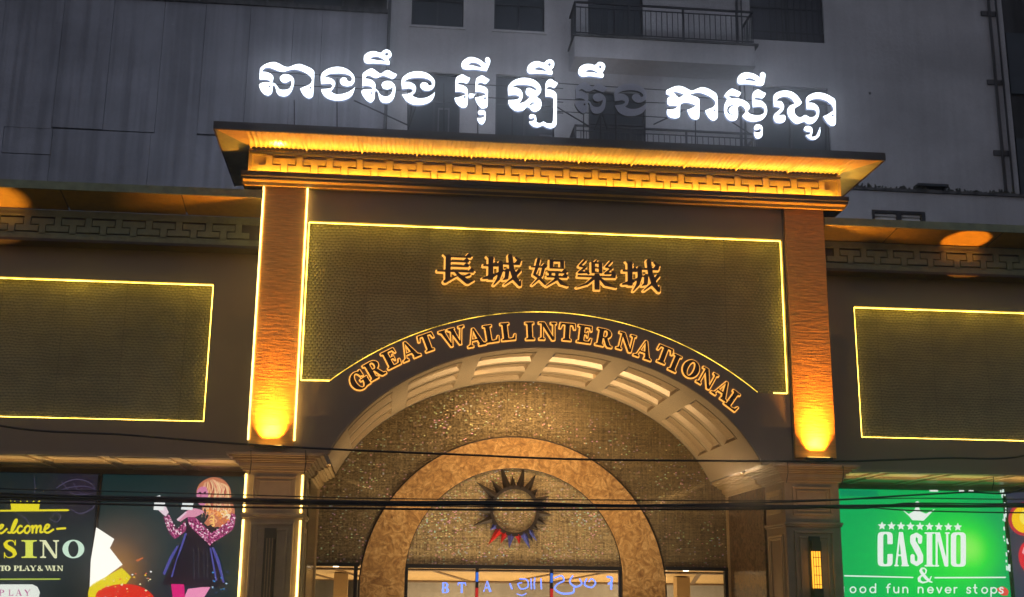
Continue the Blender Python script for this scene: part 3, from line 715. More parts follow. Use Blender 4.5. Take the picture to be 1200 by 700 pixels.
for x, dx in ((-5.6, .9), (-4.6, .9), (-2.2, 1.1), (1.1, -1.0), (2.2, -1.0), (3.6, .5), (4.6, .5)):
    bm = bmesh.new(); y0, y1 = 5.86, 8.59
    v = [bm.verts.new(p) for p in ((x, y0, sl(y0)-.02), (x+.12, y0, sl(y0)-.02), (x+dx+.12, y1, sl(y1)-.02), (x+dx, y1, sl(y1)-.02), (x, y0, sl(y0)), (x+.12, y0, sl(y0)), (x+dx+.12, y1, sl(y1)), (x+dx, y1, sl(y1)))]
    for f in ((0, 1, 2, 3), (0, 4, 5, 1), (2, 6, 7, 3), (1, 5, 6, 2), (0, 3, 7, 4)): bm.faces.new([v[k] for k in f])
    bmesh.ops.recalc_face_normals(bm, faces=list(bm.faces)); obj('ceiling_beam', bm, M['brownmarble'], LB)
for s in (-1, 1):
    obj('side_wall', boxes((s*8, s*8.1, 4.3, 10, -.74, 2.4)), M['cream'], LB)
    obj('column', boxes((s*4.6, s*4.25, 6.6, 7.0, -.74, 2.1)), M['cream'], LB)
M['lamp'] = emit('warm_downlight', (1., .86, .6), 9)
for x in (-4.5, -3.0, -1.2, .6, 2.2, 4.1):
    bm = bmesh.new(); bmesh.ops.create_cone(bm, cap_ends=True, segments=12, radius1=.07, radius2=.07, depth=.02); bmesh.ops.translate(bm, verts=bm.verts, vec=(x, 5.0, 2.232)); obj('downlight', bm, M['lamp'], LB)
def area(name, loc, rot, sx, sy, power, col, parent=None, spread=180):
    l = bpy.data.lights.new(name, 'AREA'); l.shape = 'RECTANGLE'; l.size = sx; l.size_y = sy; l.energy = power; l.color = col; l.spread = math.radians(spread)
    o = bpy.data.objects.new(name, l); o.location = loc; o.rotation_euler = [math.radians(a) for a in rot]; link(o); return o
area('lobby_light', (0, 7.2, .2), (180, 0, 0), 12, 3.0, 190, (1., .70, .36))

# ------------------------------------------------------------------ lamps of the portal, some added unseen as fill
WARM = (1., .50, .10)
obj('light_channel', boxes((-6.5, 6.5, -.45, -.34, 10.715, 10.735)), M['dark'], fr)
area('cornice_light', (0, -.42, 10.742), (180+28, 0, 0), 12.9, .05, 24, (1., .49, .065))
area('cornice_end_light', (6.62, .3, 10.5), (0, 180+25, 0), .05, 2.4, 3.2, (1., .5, .12))
hx = at(325, 165, -.9)[0]
area('cornice_hot_lamp', (hx, -.62, 10.60), (180, 0, 0), .12, .12, 5, (1., .55, .1), spread=80)
area('frieze_light', (0, -.445, 10.235), (180-24, 0, 0), 12.9, .03, 40, (1., .50, .065))
for s, p in ((-1, 40), (1, 40)):
    T = thing('uplight', 'small bronze uplight glowing at the foot of the %s copper pilaster' % ('left' if s < 0 else 'right'), 'lamp', (s*5.74, -.3, 4.46), group='uplights at the pilaster feet')
    obj('housing', bevel(boxes((s*5.74-.30, s*5.74+.30, -.27, -.12, 4.44, 4.50)), .01), M['dark'], T)
    obj('lens', boxes((s*5.74-.24, s*5.74+.24, -.25, -.14, 4.50, 4.505)), emit('uplight_lens', (1., .6, .12), 8), T)
    l = bpy.data.lights.new('pilaster_light', 'AREA'); l.shape = 'RECTANGLE'; l.size = .5; l.size_y = .06; l.energy = p; l.color = (1., .37, .04); l.spread = math.radians(70)
    l.size = .32; o = bpy.data.objects.new('pilaster_light', l); o.location = (s*5.74, -.20, 4.53); o.rotation_euler = (math.radians(180-7), 0, 0); link(o)
# unseen cove lamps, added on the spring courses to light the vault
for s in (-1, 1):
    area('vault_light', (s*4.72, 1.7, 4.40), (0, 180-s*48, 0), .06, 2.2, 30, (1., .66, .32))
area('portal_downlight', (RX, 2.4, 6.60), (22, 0, 0), 4.6, .5, 40, (1., .60, .26), spread=150)
area('vault_fill', (0, 2.0, -.6), (180-8, 0, 0), 7.5, 2.0, 74, (1., .73, .42), spread=80)  # unseen floor-level fill added to brighten the vault

# sun emblem
SE = thing('sun_emblem', 'spiky bronze sun wall emblem on the mosaic above the doors', 'emblem', (RX+.02, 4.18, 3.53))
rng = random.Random(3)
cx, cz = at(603, 599, 4.18)
bm = plate_bm([circ(cx, cz, .60, 48), circ(cx, cz, .52, 48)[::-1]], 4.10, 4.2); obj('rim', bm, M['dark'], SE)
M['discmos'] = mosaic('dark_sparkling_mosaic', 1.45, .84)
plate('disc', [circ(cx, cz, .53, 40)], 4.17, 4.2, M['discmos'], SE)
M['redfoil'] = mat('red_glass_foil', (.75, .05, .05), .25, .2, .2, 8); M['bluefoil'] = mat('blue_glass_foil', (.12, .16, .65), .25, .2, .2, 8)
ang = [(-58, .93, 0), (-38, .80, 1), (-22, .93, 0), (-5, 1.02, 0), (12, .80, 0), (24, 1.02, 0), (44, .86, 0), (60, 1.14, 0), (78, 1.24, 0), (94, .92, 0), (108, 1.36, 0), (128, 1.02, 0), (144, 1.30, 0), (160, .88, 0), (180, 1.02, 0), (200, 1.18, 0), (218, .82, 3), (232, 1.12, 2), (247, .92, 2), (262, .98, 3), (279, .86, 2), (293, 1.06, 3), (308, .98, 3)]
for a, L_, k in ang:
    a = math.radians(a); rl = L_*.92; w = .085 if L_ < 1 else .1
    d = (math.cos(a), math.sin(a)); n_ = (-d[1], d[0])
    b = (cx+d[0]*.56, cz+d[1]*.56); tp = (cx+d[0]*rl, cz+d[1]*rl)
    bm = bmesh.new(); v = [bm.verts.new(p) for p in ((b[0]+n_[0]*w, 4.19, b[1]+n_[1]*w), (b[0]-n_[0]*w, 4.19, b[1]-n_[1]*w), (tp[0], 4.17, tp[1]), (b[0], 4.08, b[1]))]
    for f in ((0, 1, 2), (0, 3, 1), (1, 3, 2), (2, 3, 0)): bm.faces.new([v[i] for i in f])
    bmesh.ops.recalc_face_normals(bm, faces=list(bm.faces))
    obj('ray', bm, M[{0: 'dark', 1: 'dark', 2: 'redfoil', 3: 'bluefoil'}[k]], SE)
# blue writing mirrored in the door glass: reflection built as glowing letters behind it
BS = thing('blue_sign_reflection', 'blue reflected lettering B T A and curling script, built glowing behind the door glass', 'sign', (RX, 4.6, 1.9))
M['bluereflect'] = emit('reflected_sign_glow', (.16, .26, 1.), 2.3)
line_px('BTA', [(516.5, 695), (536, 695), (565.5, 693.5)], glyph, 'r', 12.5, 4.6, 4.62, M['bluereflect'], BS, 4.6, sx=.9, kw=dict(w=19, t=12, s=1))
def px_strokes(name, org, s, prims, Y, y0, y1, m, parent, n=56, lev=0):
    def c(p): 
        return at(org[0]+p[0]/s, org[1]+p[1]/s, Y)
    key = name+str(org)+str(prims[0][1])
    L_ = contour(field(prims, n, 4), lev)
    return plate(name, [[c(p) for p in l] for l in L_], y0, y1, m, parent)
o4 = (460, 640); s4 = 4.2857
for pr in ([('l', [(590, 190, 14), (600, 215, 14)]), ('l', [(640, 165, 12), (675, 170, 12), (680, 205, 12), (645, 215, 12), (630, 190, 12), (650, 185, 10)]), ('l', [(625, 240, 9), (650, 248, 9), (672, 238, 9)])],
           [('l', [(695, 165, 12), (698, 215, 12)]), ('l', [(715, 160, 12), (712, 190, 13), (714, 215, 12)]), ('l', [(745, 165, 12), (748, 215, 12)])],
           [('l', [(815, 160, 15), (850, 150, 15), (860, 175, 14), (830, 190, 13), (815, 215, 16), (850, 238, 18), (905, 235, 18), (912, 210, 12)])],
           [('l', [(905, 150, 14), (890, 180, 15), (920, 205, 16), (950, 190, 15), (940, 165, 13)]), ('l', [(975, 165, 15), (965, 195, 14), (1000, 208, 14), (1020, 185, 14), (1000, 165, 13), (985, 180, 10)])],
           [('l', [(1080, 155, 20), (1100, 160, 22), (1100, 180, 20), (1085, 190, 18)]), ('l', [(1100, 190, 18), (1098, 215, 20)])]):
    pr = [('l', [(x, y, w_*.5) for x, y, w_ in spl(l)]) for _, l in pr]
    px_strokes('letter', o4, s4, pr, 4.6, 4.6, 4.62, M['bluereflect'], BS, 44)

# ================================================================== SIGNS
# --- white Khmer sign on the cornice
KS = thing('rooftop_sign', 'large white glowing Khmer letter sign standing on the gold cornice with two unlit letters', 'sign', (0, -1., 10.97))
KY = -1.0
def inset(l, d):
    A = sum(l[i-1][0]*l[i][1]-l[i][0]*l[i-1][1] for i in range(len(l))); sg = 1 if A > 0 else -1; out = []
    for i in range(len(l)):
        a, b = l[i-1], l[(i+1) % len(l)]; tx, ty = b[0]-a[0], b[1]-a[1]; n = math.hypot(tx, ty) or 1
        out.append((l[i][0]-sg*ty/n*d, l[i][1]+sg*tx/n*d))
    return out
def kh(org, s, loops, holes=(), lit=True, aff=None, n=4):
    res = []
    for l in list(loops)+list(holes):
        q = smooth(l, n) if len(l) > 14 or l in loops else smooth(l, 3)
        if aff: q = [(aff[0]+x*aff[1], aff[2]+y*aff[3]) for x, y in q]
        if lit: q = inset(q, (.75 if any(l is z for z in loops) else -.25)*s)
        res.append([at(org[0]+x/s, org[1]+y/s, KY) for x, y in q])
    o = plate('letter', res, KY-.01, KY+.07, M['white_letter'] if lit else M['unlit'], KS)
    if not lit: o['label'] = 'unlit grey letter'
    o.data.materials.append(M['black'] if not lit else M['return'])
    for p in o.data.polygons:
        if abs(p.normal.y) < .5: p.material_index = 1
    return o
C = lambda x, y, r: circ(x, y, r, 10)
A1 = [(95, 225), (130, 180), (200, 140), (290, 122), (360, 142), (430, 180), (495, 190), (560, 165), (630, 148), (700, 165), (780, 200), (835, 235), (850, 270), (845, 400), (832, 590), (805, 622), (765, 632), (720, 612), (675, 565), (640, 490), (700, 462), (770, 432), (803, 395), (795, 345), (740, 295), (660, 255), (570, 235), (500, 248), (430, 268), (360, 262), (300, 238), (235, 215), (175, 218), (135, 255), (200, 262), (260, 290), (290, 330), (285, 380), (270, 410), (310, 415), (345, 460), (375, 495), (430, 502), (490, 490), (520, 450), (525, 385), (505, 395), (455, 418), (405, 410), (370, 370), (370, 330), (410, 295), (460, 288), (520, 305), (560, 340), (575, 390), (565, 460), (535, 535), (485, 590), (425, 605), (360, 590), (325, 550), (312, 500), (295, 455), (278, 460), (275, 540), (245, 580), (205, 592), (150, 570), (105, 515), (82, 450), (95, 420), (150, 402), (240, 400), (220, 385), (165, 372), (90, 375)]
kh((296, 62), 11.66, [A1], [C(232, 462, 14), C(792, 480, 15)])
A2 = [(85, 315), (130, 265), (190, 238), (260, 228), (330, 240), (390, 275), (430, 320), (440, 360), (430, 400), (400, 430), (350, 438), (300, 420), (278, 385), (290, 350), (320, 338), (350, 345), (365, 372), (390, 378), (402, 355), (385, 330), (340, 312), (270, 305), (190, 310), (130, 335), (190, 345), (230, 375), (240, 410), (225, 450), (195, 485), (240, 508), (310, 505), (370, 485), (415, 455), (438, 440), (430, 490), (400, 540), (340, 575), (270, 585), (190, 575), (130, 545), (95, 500), (85, 458), (140, 455), (190, 445), (205, 425), (180, 410), (130, 413), (85, 415)]
kh((366, 52), 8.75, [A2])
D1 = [(85, 150), (95, 110), (140, 78), (200, 68), (260, 85), (290, 62), (325, 52), (360, 65), (378, 95), (375, 130), (345, 155), (362, 185), (358, 215), (320, 212), (250, 205), (180, 202), (130, 205), (95, 190)]
D1h = [(150, 155), (185, 132), (230, 130), (280, 150), (318, 178), (270, 170), (200, 160)]
kh((416, 52), 8.75, [D1], [C(325, 103, 17), D1h])
A3 = [(75, 305), (115, 268), (170, 245), (215, 268), (262, 298), (300, 275), (340, 262), (385, 285), (438, 308), (415, 345), (385, 362), (335, 345), (285, 330), (230, 352), (190, 350), (140, 325), (105, 348), (160, 358), (200, 385), (215, 420), (210, 455), (235, 470), (265, 515), (310, 532), (355, 520), (380, 480), (382, 445), (360, 462), (325, 470), (285, 455), (268, 420), (285, 388), (330, 372), (380, 385), (415, 425), (418, 490), (400, 560), (360, 600), (315, 610), (270, 598), (245, 560), (232, 500), (215, 480), (208, 500), (205, 560), (180, 595), (150, 602), (110, 575), (75, 530), (62, 490), (75, 465), (130, 458), (180, 458), (160, 440), (110, 432), (70, 437), (72, 370)]
kh((416, 52), 8.75, [A3], [C(172, 503, 11)])
A4 = [(475, 360), (520, 310), (580, 282), (650, 276), (720, 285), (780, 320), (820, 370), (822, 420), (800, 460), (750, 483), (700, 475), (668, 445), (665, 415), (685, 392), (720, 388), (745, 400), (760, 420), (785, 415), (780, 390), (740, 362), (680, 350), (610, 350), (550, 362), (510, 383), (570, 388), (615, 415), (630, 450), (620, 495), (588, 525), (640, 548), (710, 548), (770, 525), (822, 485), (815, 540), (780, 590), (720, 620), (650, 630), (580, 620), (520, 585), (490, 540), (478, 510), (540, 505), (580, 490), (590, 472), (560, 458), (520, 462), (478, 468)]
kh((416, 52), 8.75, [A4])
D2 = [(125, 130), (140, 90), (185, 58), (230, 52), (290, 70), (335, 102), (352, 112), (340, 80), (350, 60), (375, 55), (395, 75), (395, 110), (380, 150), (360, 190), (310, 182), (240, 172), (180, 175), (140, 165)]
kh((524, 60), 7.78, [D2], [[(188, 130), (220, 108), (260, 108), (300, 130), (322, 155), (290, 148), (230, 132)]])
kh((524, 60), 7.78, [[(75, 250), (100, 225), (140, 210), (175, 228), (215, 245), (200, 280), (178, 302), (130, 290), (95, 300), (150, 312), (185, 340), (193, 375), (191, 430), (187, 500), (165, 520), (135, 522), (95, 495), (68, 455), (62, 425), (110, 415), (165, 395), (150, 385), (110, 375), (70, 378)]], [C(160, 420, 11)])
kh((524, 60), 7.78, [[(194, 388), (220, 385), (262, 392), (252, 404), (238, 430), (200, 437), (192, 420)]])
kh((524, 60), 7.78, [[(258, 262), (280, 235), (320, 220), (355, 240), (393, 262), (370, 290), (345, 308), (310, 292), (275, 305), (340, 322), (372, 350), (375, 400), (370, 510), (340, 528), (310, 528), (275, 490), (252, 440), (254, 420), (290, 415), (350, 397), (330, 385), (290, 378), (252, 378)]], [C(345, 432, 11)])
SUB = [(275, 560), (290, 540), (320, 535), (350, 550), (355, 590), (350, 640), (325, 672), (300, 670), (275, 640), (270, 605), (300, 608), (330, 600), (335, 582), (312, 588), (285, 583)]
kh((524, 60), 7.78, [SUB])
kh((588, 64), 7.61, [[(220, 135), (235, 95), (275, 65), (325, 58), (375, 72), (400, 50), (435, 42), (465, 60), (472, 95), (460, 125), (445, 135), (460, 165), (445, 188), (380, 178), (310, 175), (250, 178), (225, 160)]], [C(425, 92, 13), [(285, 135), (320, 115), (360, 122), (405, 150), (350, 145)]])
kh((588, 64), 7.61, [[(52, 290), (90, 240), (150, 212), (210, 205), (280, 220), (330, 255), (355, 305), (345, 350), (315, 378), (350, 405), (358, 450), (345, 490), (310, 513), (270, 510), (243, 480), (222, 475), (205, 495), (170, 510), (120, 508), (75, 475), (55, 435), (55, 403), (110, 402), (145, 395), (155, 380), (130, 368), (55, 370)]],
   [[(92, 290), (130, 275), (200, 272), (260, 280), (300, 300), (315, 320), (290, 318), (255, 300), (222, 302), (212, 335), (225, 365), (258, 380), (235, 395), (200, 425), (150, 438), (178, 405), (188, 360), (170, 318), (135, 298)], [(246, 462), (255, 438), (280, 427), (305, 440), (280, 441), (262, 455)]])
kh((588, 64), 7.61, [[(385, 270), (400, 235), (435, 215), (470, 235), (505, 255), (485, 290), (465, 305), (430, 292), (400, 305), (450, 315), (485, 340), (495, 380), (492, 620), (475, 650), (435, 665), (395, 655), (365, 640), (320, 655), (275, 645), (240, 610), (245, 595), (280, 588), (285, 570), (260, 578), (240, 570), (240, 545), (265, 530), (300, 540), (312, 570), (310, 600), (340, 610), (370, 595), (400, 610), (440, 615), (452, 590), (455, 400), (430, 382), (385, 380)]])
kh((668, 64), 8.75, [[(78, 180), (95, 130), (150, 97), (210, 95), (255, 105), (285, 78), (320, 75), (355, 95), (365, 130), (350, 170), (335, 185), (352, 215), (335, 245), (280, 238), (200, 228), (130, 235), (90, 215)]], [C(310, 130, 14), [(150, 180), (190, 158), (240, 165), (300, 198), (230, 185)]])
kh((668, 64), 8.75, [A3], [C(172, 503, 11)], lit=False, aff=(50-62*.885, .885, 285-245*.89, .89))
kh((668, 64), 8.75, [A4], [], lit=False, aff=(455-475*.951, .951, 300-276*.946, .946))
kh((774, 94), 12.73, [[(80, 155), (130, 125), (200, 95), (280, 82), (350, 100), (420, 135), (470, 155), (530, 130), (610, 103), (690, 115), (770, 155), (830, 195), (852, 240), (860, 540), (840, 590), (790, 615), (740, 595), (690, 535), (655, 460), (700, 430), (780, 400), (812, 350), (790, 300), (720, 250), (640, 215), (550, 195), (440, 222), (500, 235), (560, 262), (585, 290), (583, 560), (560, 590), (510, 597), (460, 580), (415, 520), (385, 440), (440, 425), (520, 385), (470, 365), (390, 345), (325, 355), (300, 385), (295, 540), (265, 572), (200, 580), (130, 560), (90, 510), (90, 432), (150, 435), (220, 420), (245, 395), (180, 392), (110, 380), (90, 320), (105, 262), (150, 240), (100, 230), (82, 215)]],
   [[(180, 175), (260, 185), (355, 222), (310, 245), (275, 268), (235, 235), (215, 205)], C(530, 435, 13), C(808, 452, 14)])
kh((842, 78), 7.78, [[(165, 130), (180, 85), (225, 55), (290, 55), (345, 75), (375, 100), (375, 65), (400, 48), (428, 65), (428, 110), (412, 170), (380, 185), (300, 170), (220, 168), (180, 165)]], [[(230, 130), (265, 110), (310, 115), (355, 145), (290, 132)]])
kh((842, 78), 7.78, [[(45, 270), (75, 230), (120, 200), (165, 215), (212, 238), (195, 270), (175, 282), (130, 270), (92, 270), (120, 288), (180, 290), (240, 310), (280, 345), (290, 380), (268, 410), (290, 430), (330, 442), (380, 440), (412, 420), (412, 390), (380, 372), (310, 378), (303, 320), (305, 250), (330, 218), (365, 208), (405, 230), (438, 242), (420, 280), (395, 298), (345, 287), (328, 300), (390, 310), (430, 345), (447, 400), (435, 450), (400, 490), (340, 508), (280, 505), (235, 485), (210, 455), (245, 410), (225, 375), (195, 358), (178, 380), (182, 440), (165, 490), (120, 503), (75, 480), (48, 420), (50, 350), (75, 300)]],
   [[(76, 400), (88, 368), (118, 354), (148, 358), (112, 370), (92, 400), (108, 430), (150, 430), (122, 443), (88, 432)]])
kh((842, 78), 7.78, [[(318, 560), (335, 530), (365, 525), (400, 545), (405, 590), (400, 640), (370, 662), (335, 655), (320, 620), (320, 590), (355, 600), (383, 590), (380, 570), (355, 585), (325, 580)]])
kh((842, 78), 7.78, [[(498, 270), (530, 235), (590, 218), (660, 225), (720, 265), (765, 330), (740, 360), (700, 385), (700, 430), (740, 462), (790, 440), (830, 460), (870, 455), (892, 425), (870, 400), (800, 395), (795, 290), (840, 250), (900, 235), (970, 245), (1030, 275), (1068, 310), (1072, 520), (1055, 545), (1020, 545), (980, 510), (948, 455), (1000, 430), (1045, 400), (1030, 360), (980, 320), (920, 302), (860, 305), (815, 330), (860, 330), (905, 360), (922, 410), (905, 480), (860, 525), (810, 530), (780, 510), (715, 530), (670, 505), (630, 450), (625, 390), (650, 355), (690, 340), (660, 300), (610, 280), (560, 290), (530, 312), (575, 318), (600, 360), (590, 405), (550, 445), (600, 440), (615, 465), (605, 505), (570, 522), (520, 515), (497, 475), (505, 435), (545, 400), (560, 380), (500, 370)]], [C(1040, 450, 10)])
kh((842, 78), 7.78, [[(770, 580), (785, 548), (820, 540), (855, 560), (860, 600), (850, 640), (885, 630), (905, 590), (925, 550), (932, 590), (920, 640), (880, 672), (835, 670), (798, 640), (795, 622), (830, 620), (832, 600), (800, 598)]])
# carrying frame behind the letters
def bar(name, pts, r, m, parent): bm = bmesh.new(); tube(bm, pts, r, 5); return obj(name, bm, m, parent)
def A3d(x, y, Y): a = at(x, y, Y); return (a[0], Y, a[1])
for (x0, y0, x1, y1) in ((303, 84, 1 and 510, 96), (303, 98, 510, 109), (530, 98, 660, 104), (530, 112, 660, 120), (590, 128, 660, 133), (640, 97, 782, 106), (640, 116, 782, 121), (640, 130, 782, 138), (780, 112, 975, 124), (780, 128, 975, 138)):
    bar('carrier_rail', [A3d(x0, y0, KY+.04), A3d(x1, y1, KY+.04)], .012, M['blackmetal'], KS)
for x in (345, 395, 478, 520, 560, 600, 648, 684, 704, 722, 756, 815, 873, 925, 968):
    yb = 143+(x-250)*.049
    bar('post', [A3d(x, yb+2, KY+.06), A3d(x, yb-58 if x != 345 else yb-30, KY+.06)], .014, M['blackmetal'], KS)
for (x0, y0, x1, y1) in ((415, 118, 478, 147), (478, 152, 492, 110), (478, 152, 483, 120), (640, 118, 690, 148), (697, 152, 706, 128), (712, 152, 704, 128), (766, 146, 800, 130), (850, 138, 880, 158)):
    bar('brace', [A3d(x0, y0, KY+.08), A3d(x1, y1, KY+.08)], .017, M['blackmetal'], KS)

for x0, x1 in ((-6.2, -2.3), (-1.8, 1.1), (1.9, 6.2)):
    area('letter_glow_fill', ((x0+x1)/2, -.86, 12.1), (90, 0, 0), x1-x0, .6, 34*(x1-x0)/4, (.72, .80, 1.))  # added lamps standing in for the letters' own light on the building
# --- Chinese sign, dark letters with gold backlight
CS = thing('chinese_sign', 'row of five dark Chinese characters edged with gold light on the scaled panel', 'sign', (1.1, 0, 8.1))
V_ = lambda *p: ('l', [(q[0], q[1], q[2]) for q in p])
def H_(x0, x1, y, t=6, tri=True):
    o = [('p', rect(x0, x1, y-t/2, y+t/2))]
    if tri: o.append(('p', [(x1-15, y+t/2-1), (x1-6, y+15), (x1+3, y+t/2)]))
    return o
def cheng(): # 城
    return [('p', rect(13, 26, 18, 96)), ('p', [(8, 96), (28, 92), (26, 84), (13, 90)])]+H_(0, 38, 66)+[V_((0, 22, 5), (20, 28, 13), (40, 42, 4))]+H_(44, 96, 74)+[V_((45, 76, 12), (46, 50, 12), (40, 22, 9), (28, 2, 3)), V_((50, 50, 4), (64, 50, 6)), V_((63, 52, 11), (61, 26, 10), (52, 20, 3)), V_((70, 100, 12), (74, 60, 13), (84, 24, 14), (96, 4, 8), (99, 22, 2)), V_((94, 52, 10), (78, 26, 7), (56, 4, 3)), V_((84, 96, 4), (95, 86, 10))]
def chang(): # 長
    return [('p', rect(24, 38, 36, 100)), ('p', [(18, 100), (38, 96), (38, 88), (26, 90)])]+H_(34, 92, 94, 5)+H_(34, 86, 77, 5)+H_(34, 86, 60, 5)+H_(2, 100, 42, 6)+[('p', rect(24, 38, 8, 44)), V_((24, 4, 10), (40, 16, 7), (56, 26, 3)), V_((50, 42, 6), (64, 24, 11), (84, 6, 15), (100, 12, 3)), V_((88, 32, 8), (70, 22, 4))]
def yu(): # 娛
    return [V_((22, 98, 10), (16, 64, 9), (10, 42, 8), (24, 30, 8), (40, 8, 7)), V_((36, 72, 9), (30, 38, 8), (4, 4, 3))]+H_(0, 44, 70, 5)+[('p', rect(52, 63, 66, 98)), ('p', rect(82, 93, 66, 98)), ('p', rect(52, 93, 92, 98)), ('p', rect(52, 93, 66, 71))]+H_(46, 100, 52, 5)+H_(44, 102, 36, 6)+[('p', rect(50, 58, 36, 54)), V_((74, 52, 10), (70, 26, 9), (44, 2, 3)), V_((72, 34, 5), (86, 14, 12), (102, 4, 4))]
def le(): # 樂
    o = [('p', rect(40, 50, 56, 94)), ('p', rect(60, 70, 56, 94)), ('p', rect(40, 70, 90, 95)), ('p', rect(40, 70, 73, 77)), ('p', rect(40, 70, 56, 60)), V_((56, 104, 3), (52, 96, 7))]
    for dx in (0, 72): o += [V_((22+dx, 100, 7), (8+dx, 80, 6), (24+dx, 76, 6), (6+dx, 56, 7), (28+dx, 58, 6)), V_((24+dx, 66, 4), (32+dx, 54, 7))]
    o += H_(2, 106, 44, 6)+[('p', rect(48, 62, -2, 54)), V_((48, 40, 9), (28, 18, 8), (0, 4, 3)), V_((62, 40, 6), (80, 18, 12), (106, 8, 4))]
    return o
for fn, x0, x1, yt, yb in ((chang, 511, 555, 298, 331), (cheng, 566, 611, 299, 334), (yu, 622, 664, 303, 335), (le, 676, 719, 305, 338), (cheng, 730, 774, 305, 341)):
    o = at(x0, yb, -.05); ex = at(x1, yb+(x1-x0)*.035, -.05); ez = at(x0, yt, -.05)
    ux = ((ex[0]-o[0])/100, (ex[1]-o[1])/100*0); uy = (0, (ez[1]-o[1])/100)
    F = glyph_loops('c'+fn.__name__, fn(), 0, 84); Hh = glyph_loops('c'+fn.__name__, fn(), 3.4, 84)
    c = plate('character', place(F, o, ux, uy), -.065, -.025, M['letterface'], CS)
    plate('backlight', place(Hh, (o[0]-.01, o[1]-.016), ux, uy), -.02, .0, M['halo'], c)
# --- arched English sign
ES = thing('arched_sign', 'arched row of dark serif capitals GREAT WALL INTERNATIONAL edged with gold light', 'sign', (0, 0, 6.9))
txt = 'GREATWALLINTERNATIONAL'
ctr = [(431, 446), (449.5, 431), (467, 419), (485, 409), (503, 400), (531, 395), (557, 395.5), (576, 391), (596, 388.5), (621, 388), (642, 388), (665, 389), (686, 391.8), (709, 396), (734, 401), (755, 410), (778, 416), (791, 425.5), (810, 432.5), (829, 443.5), (847, 457), (861, 470)]
ctr[0] = (421, 446); ctr[1] = (439, 433); ctr[2] = (459, 420); ctr[3] = (479, 411); ctr[4] = (501, 401.5)
for ch, (x, y) in zip(txt, ctr):
    c = at(x, y, -.03); a = math.atan2(c[1]-AC[1], c[0]-AC[0]); up = (math.cos(a), math.sin(a)); rt = (up[1], -up[0])
    h = .378/100; sxx = h*1.0
    g, adv = glyph(ch, 25, 8, 11)
    org = (c[0]-rt[0]*adv/2*sxx-up[0]*50*h, c[1]-rt[1]*adv/2*sxx-up[1]*50*h)
    F = glyph_loops('e'+ch, g, 0, 60); Hh = glyph_loops('e'+ch, g, 6.2, 60)
    o = plate('letter', place(F, org, (rt[0]*sxx, rt[1]*sxx), (up[0]*h, up[1]*h)), -.045, -.018, M['letterface'], ES)
    plate('backlight', place(Hh, (org[0]-.004, org[1]-.006), (rt[0]*sxx, rt[1]*sxx), (up[0]*h, up[1]*h)), -.016, -.003, M['halo'], o)

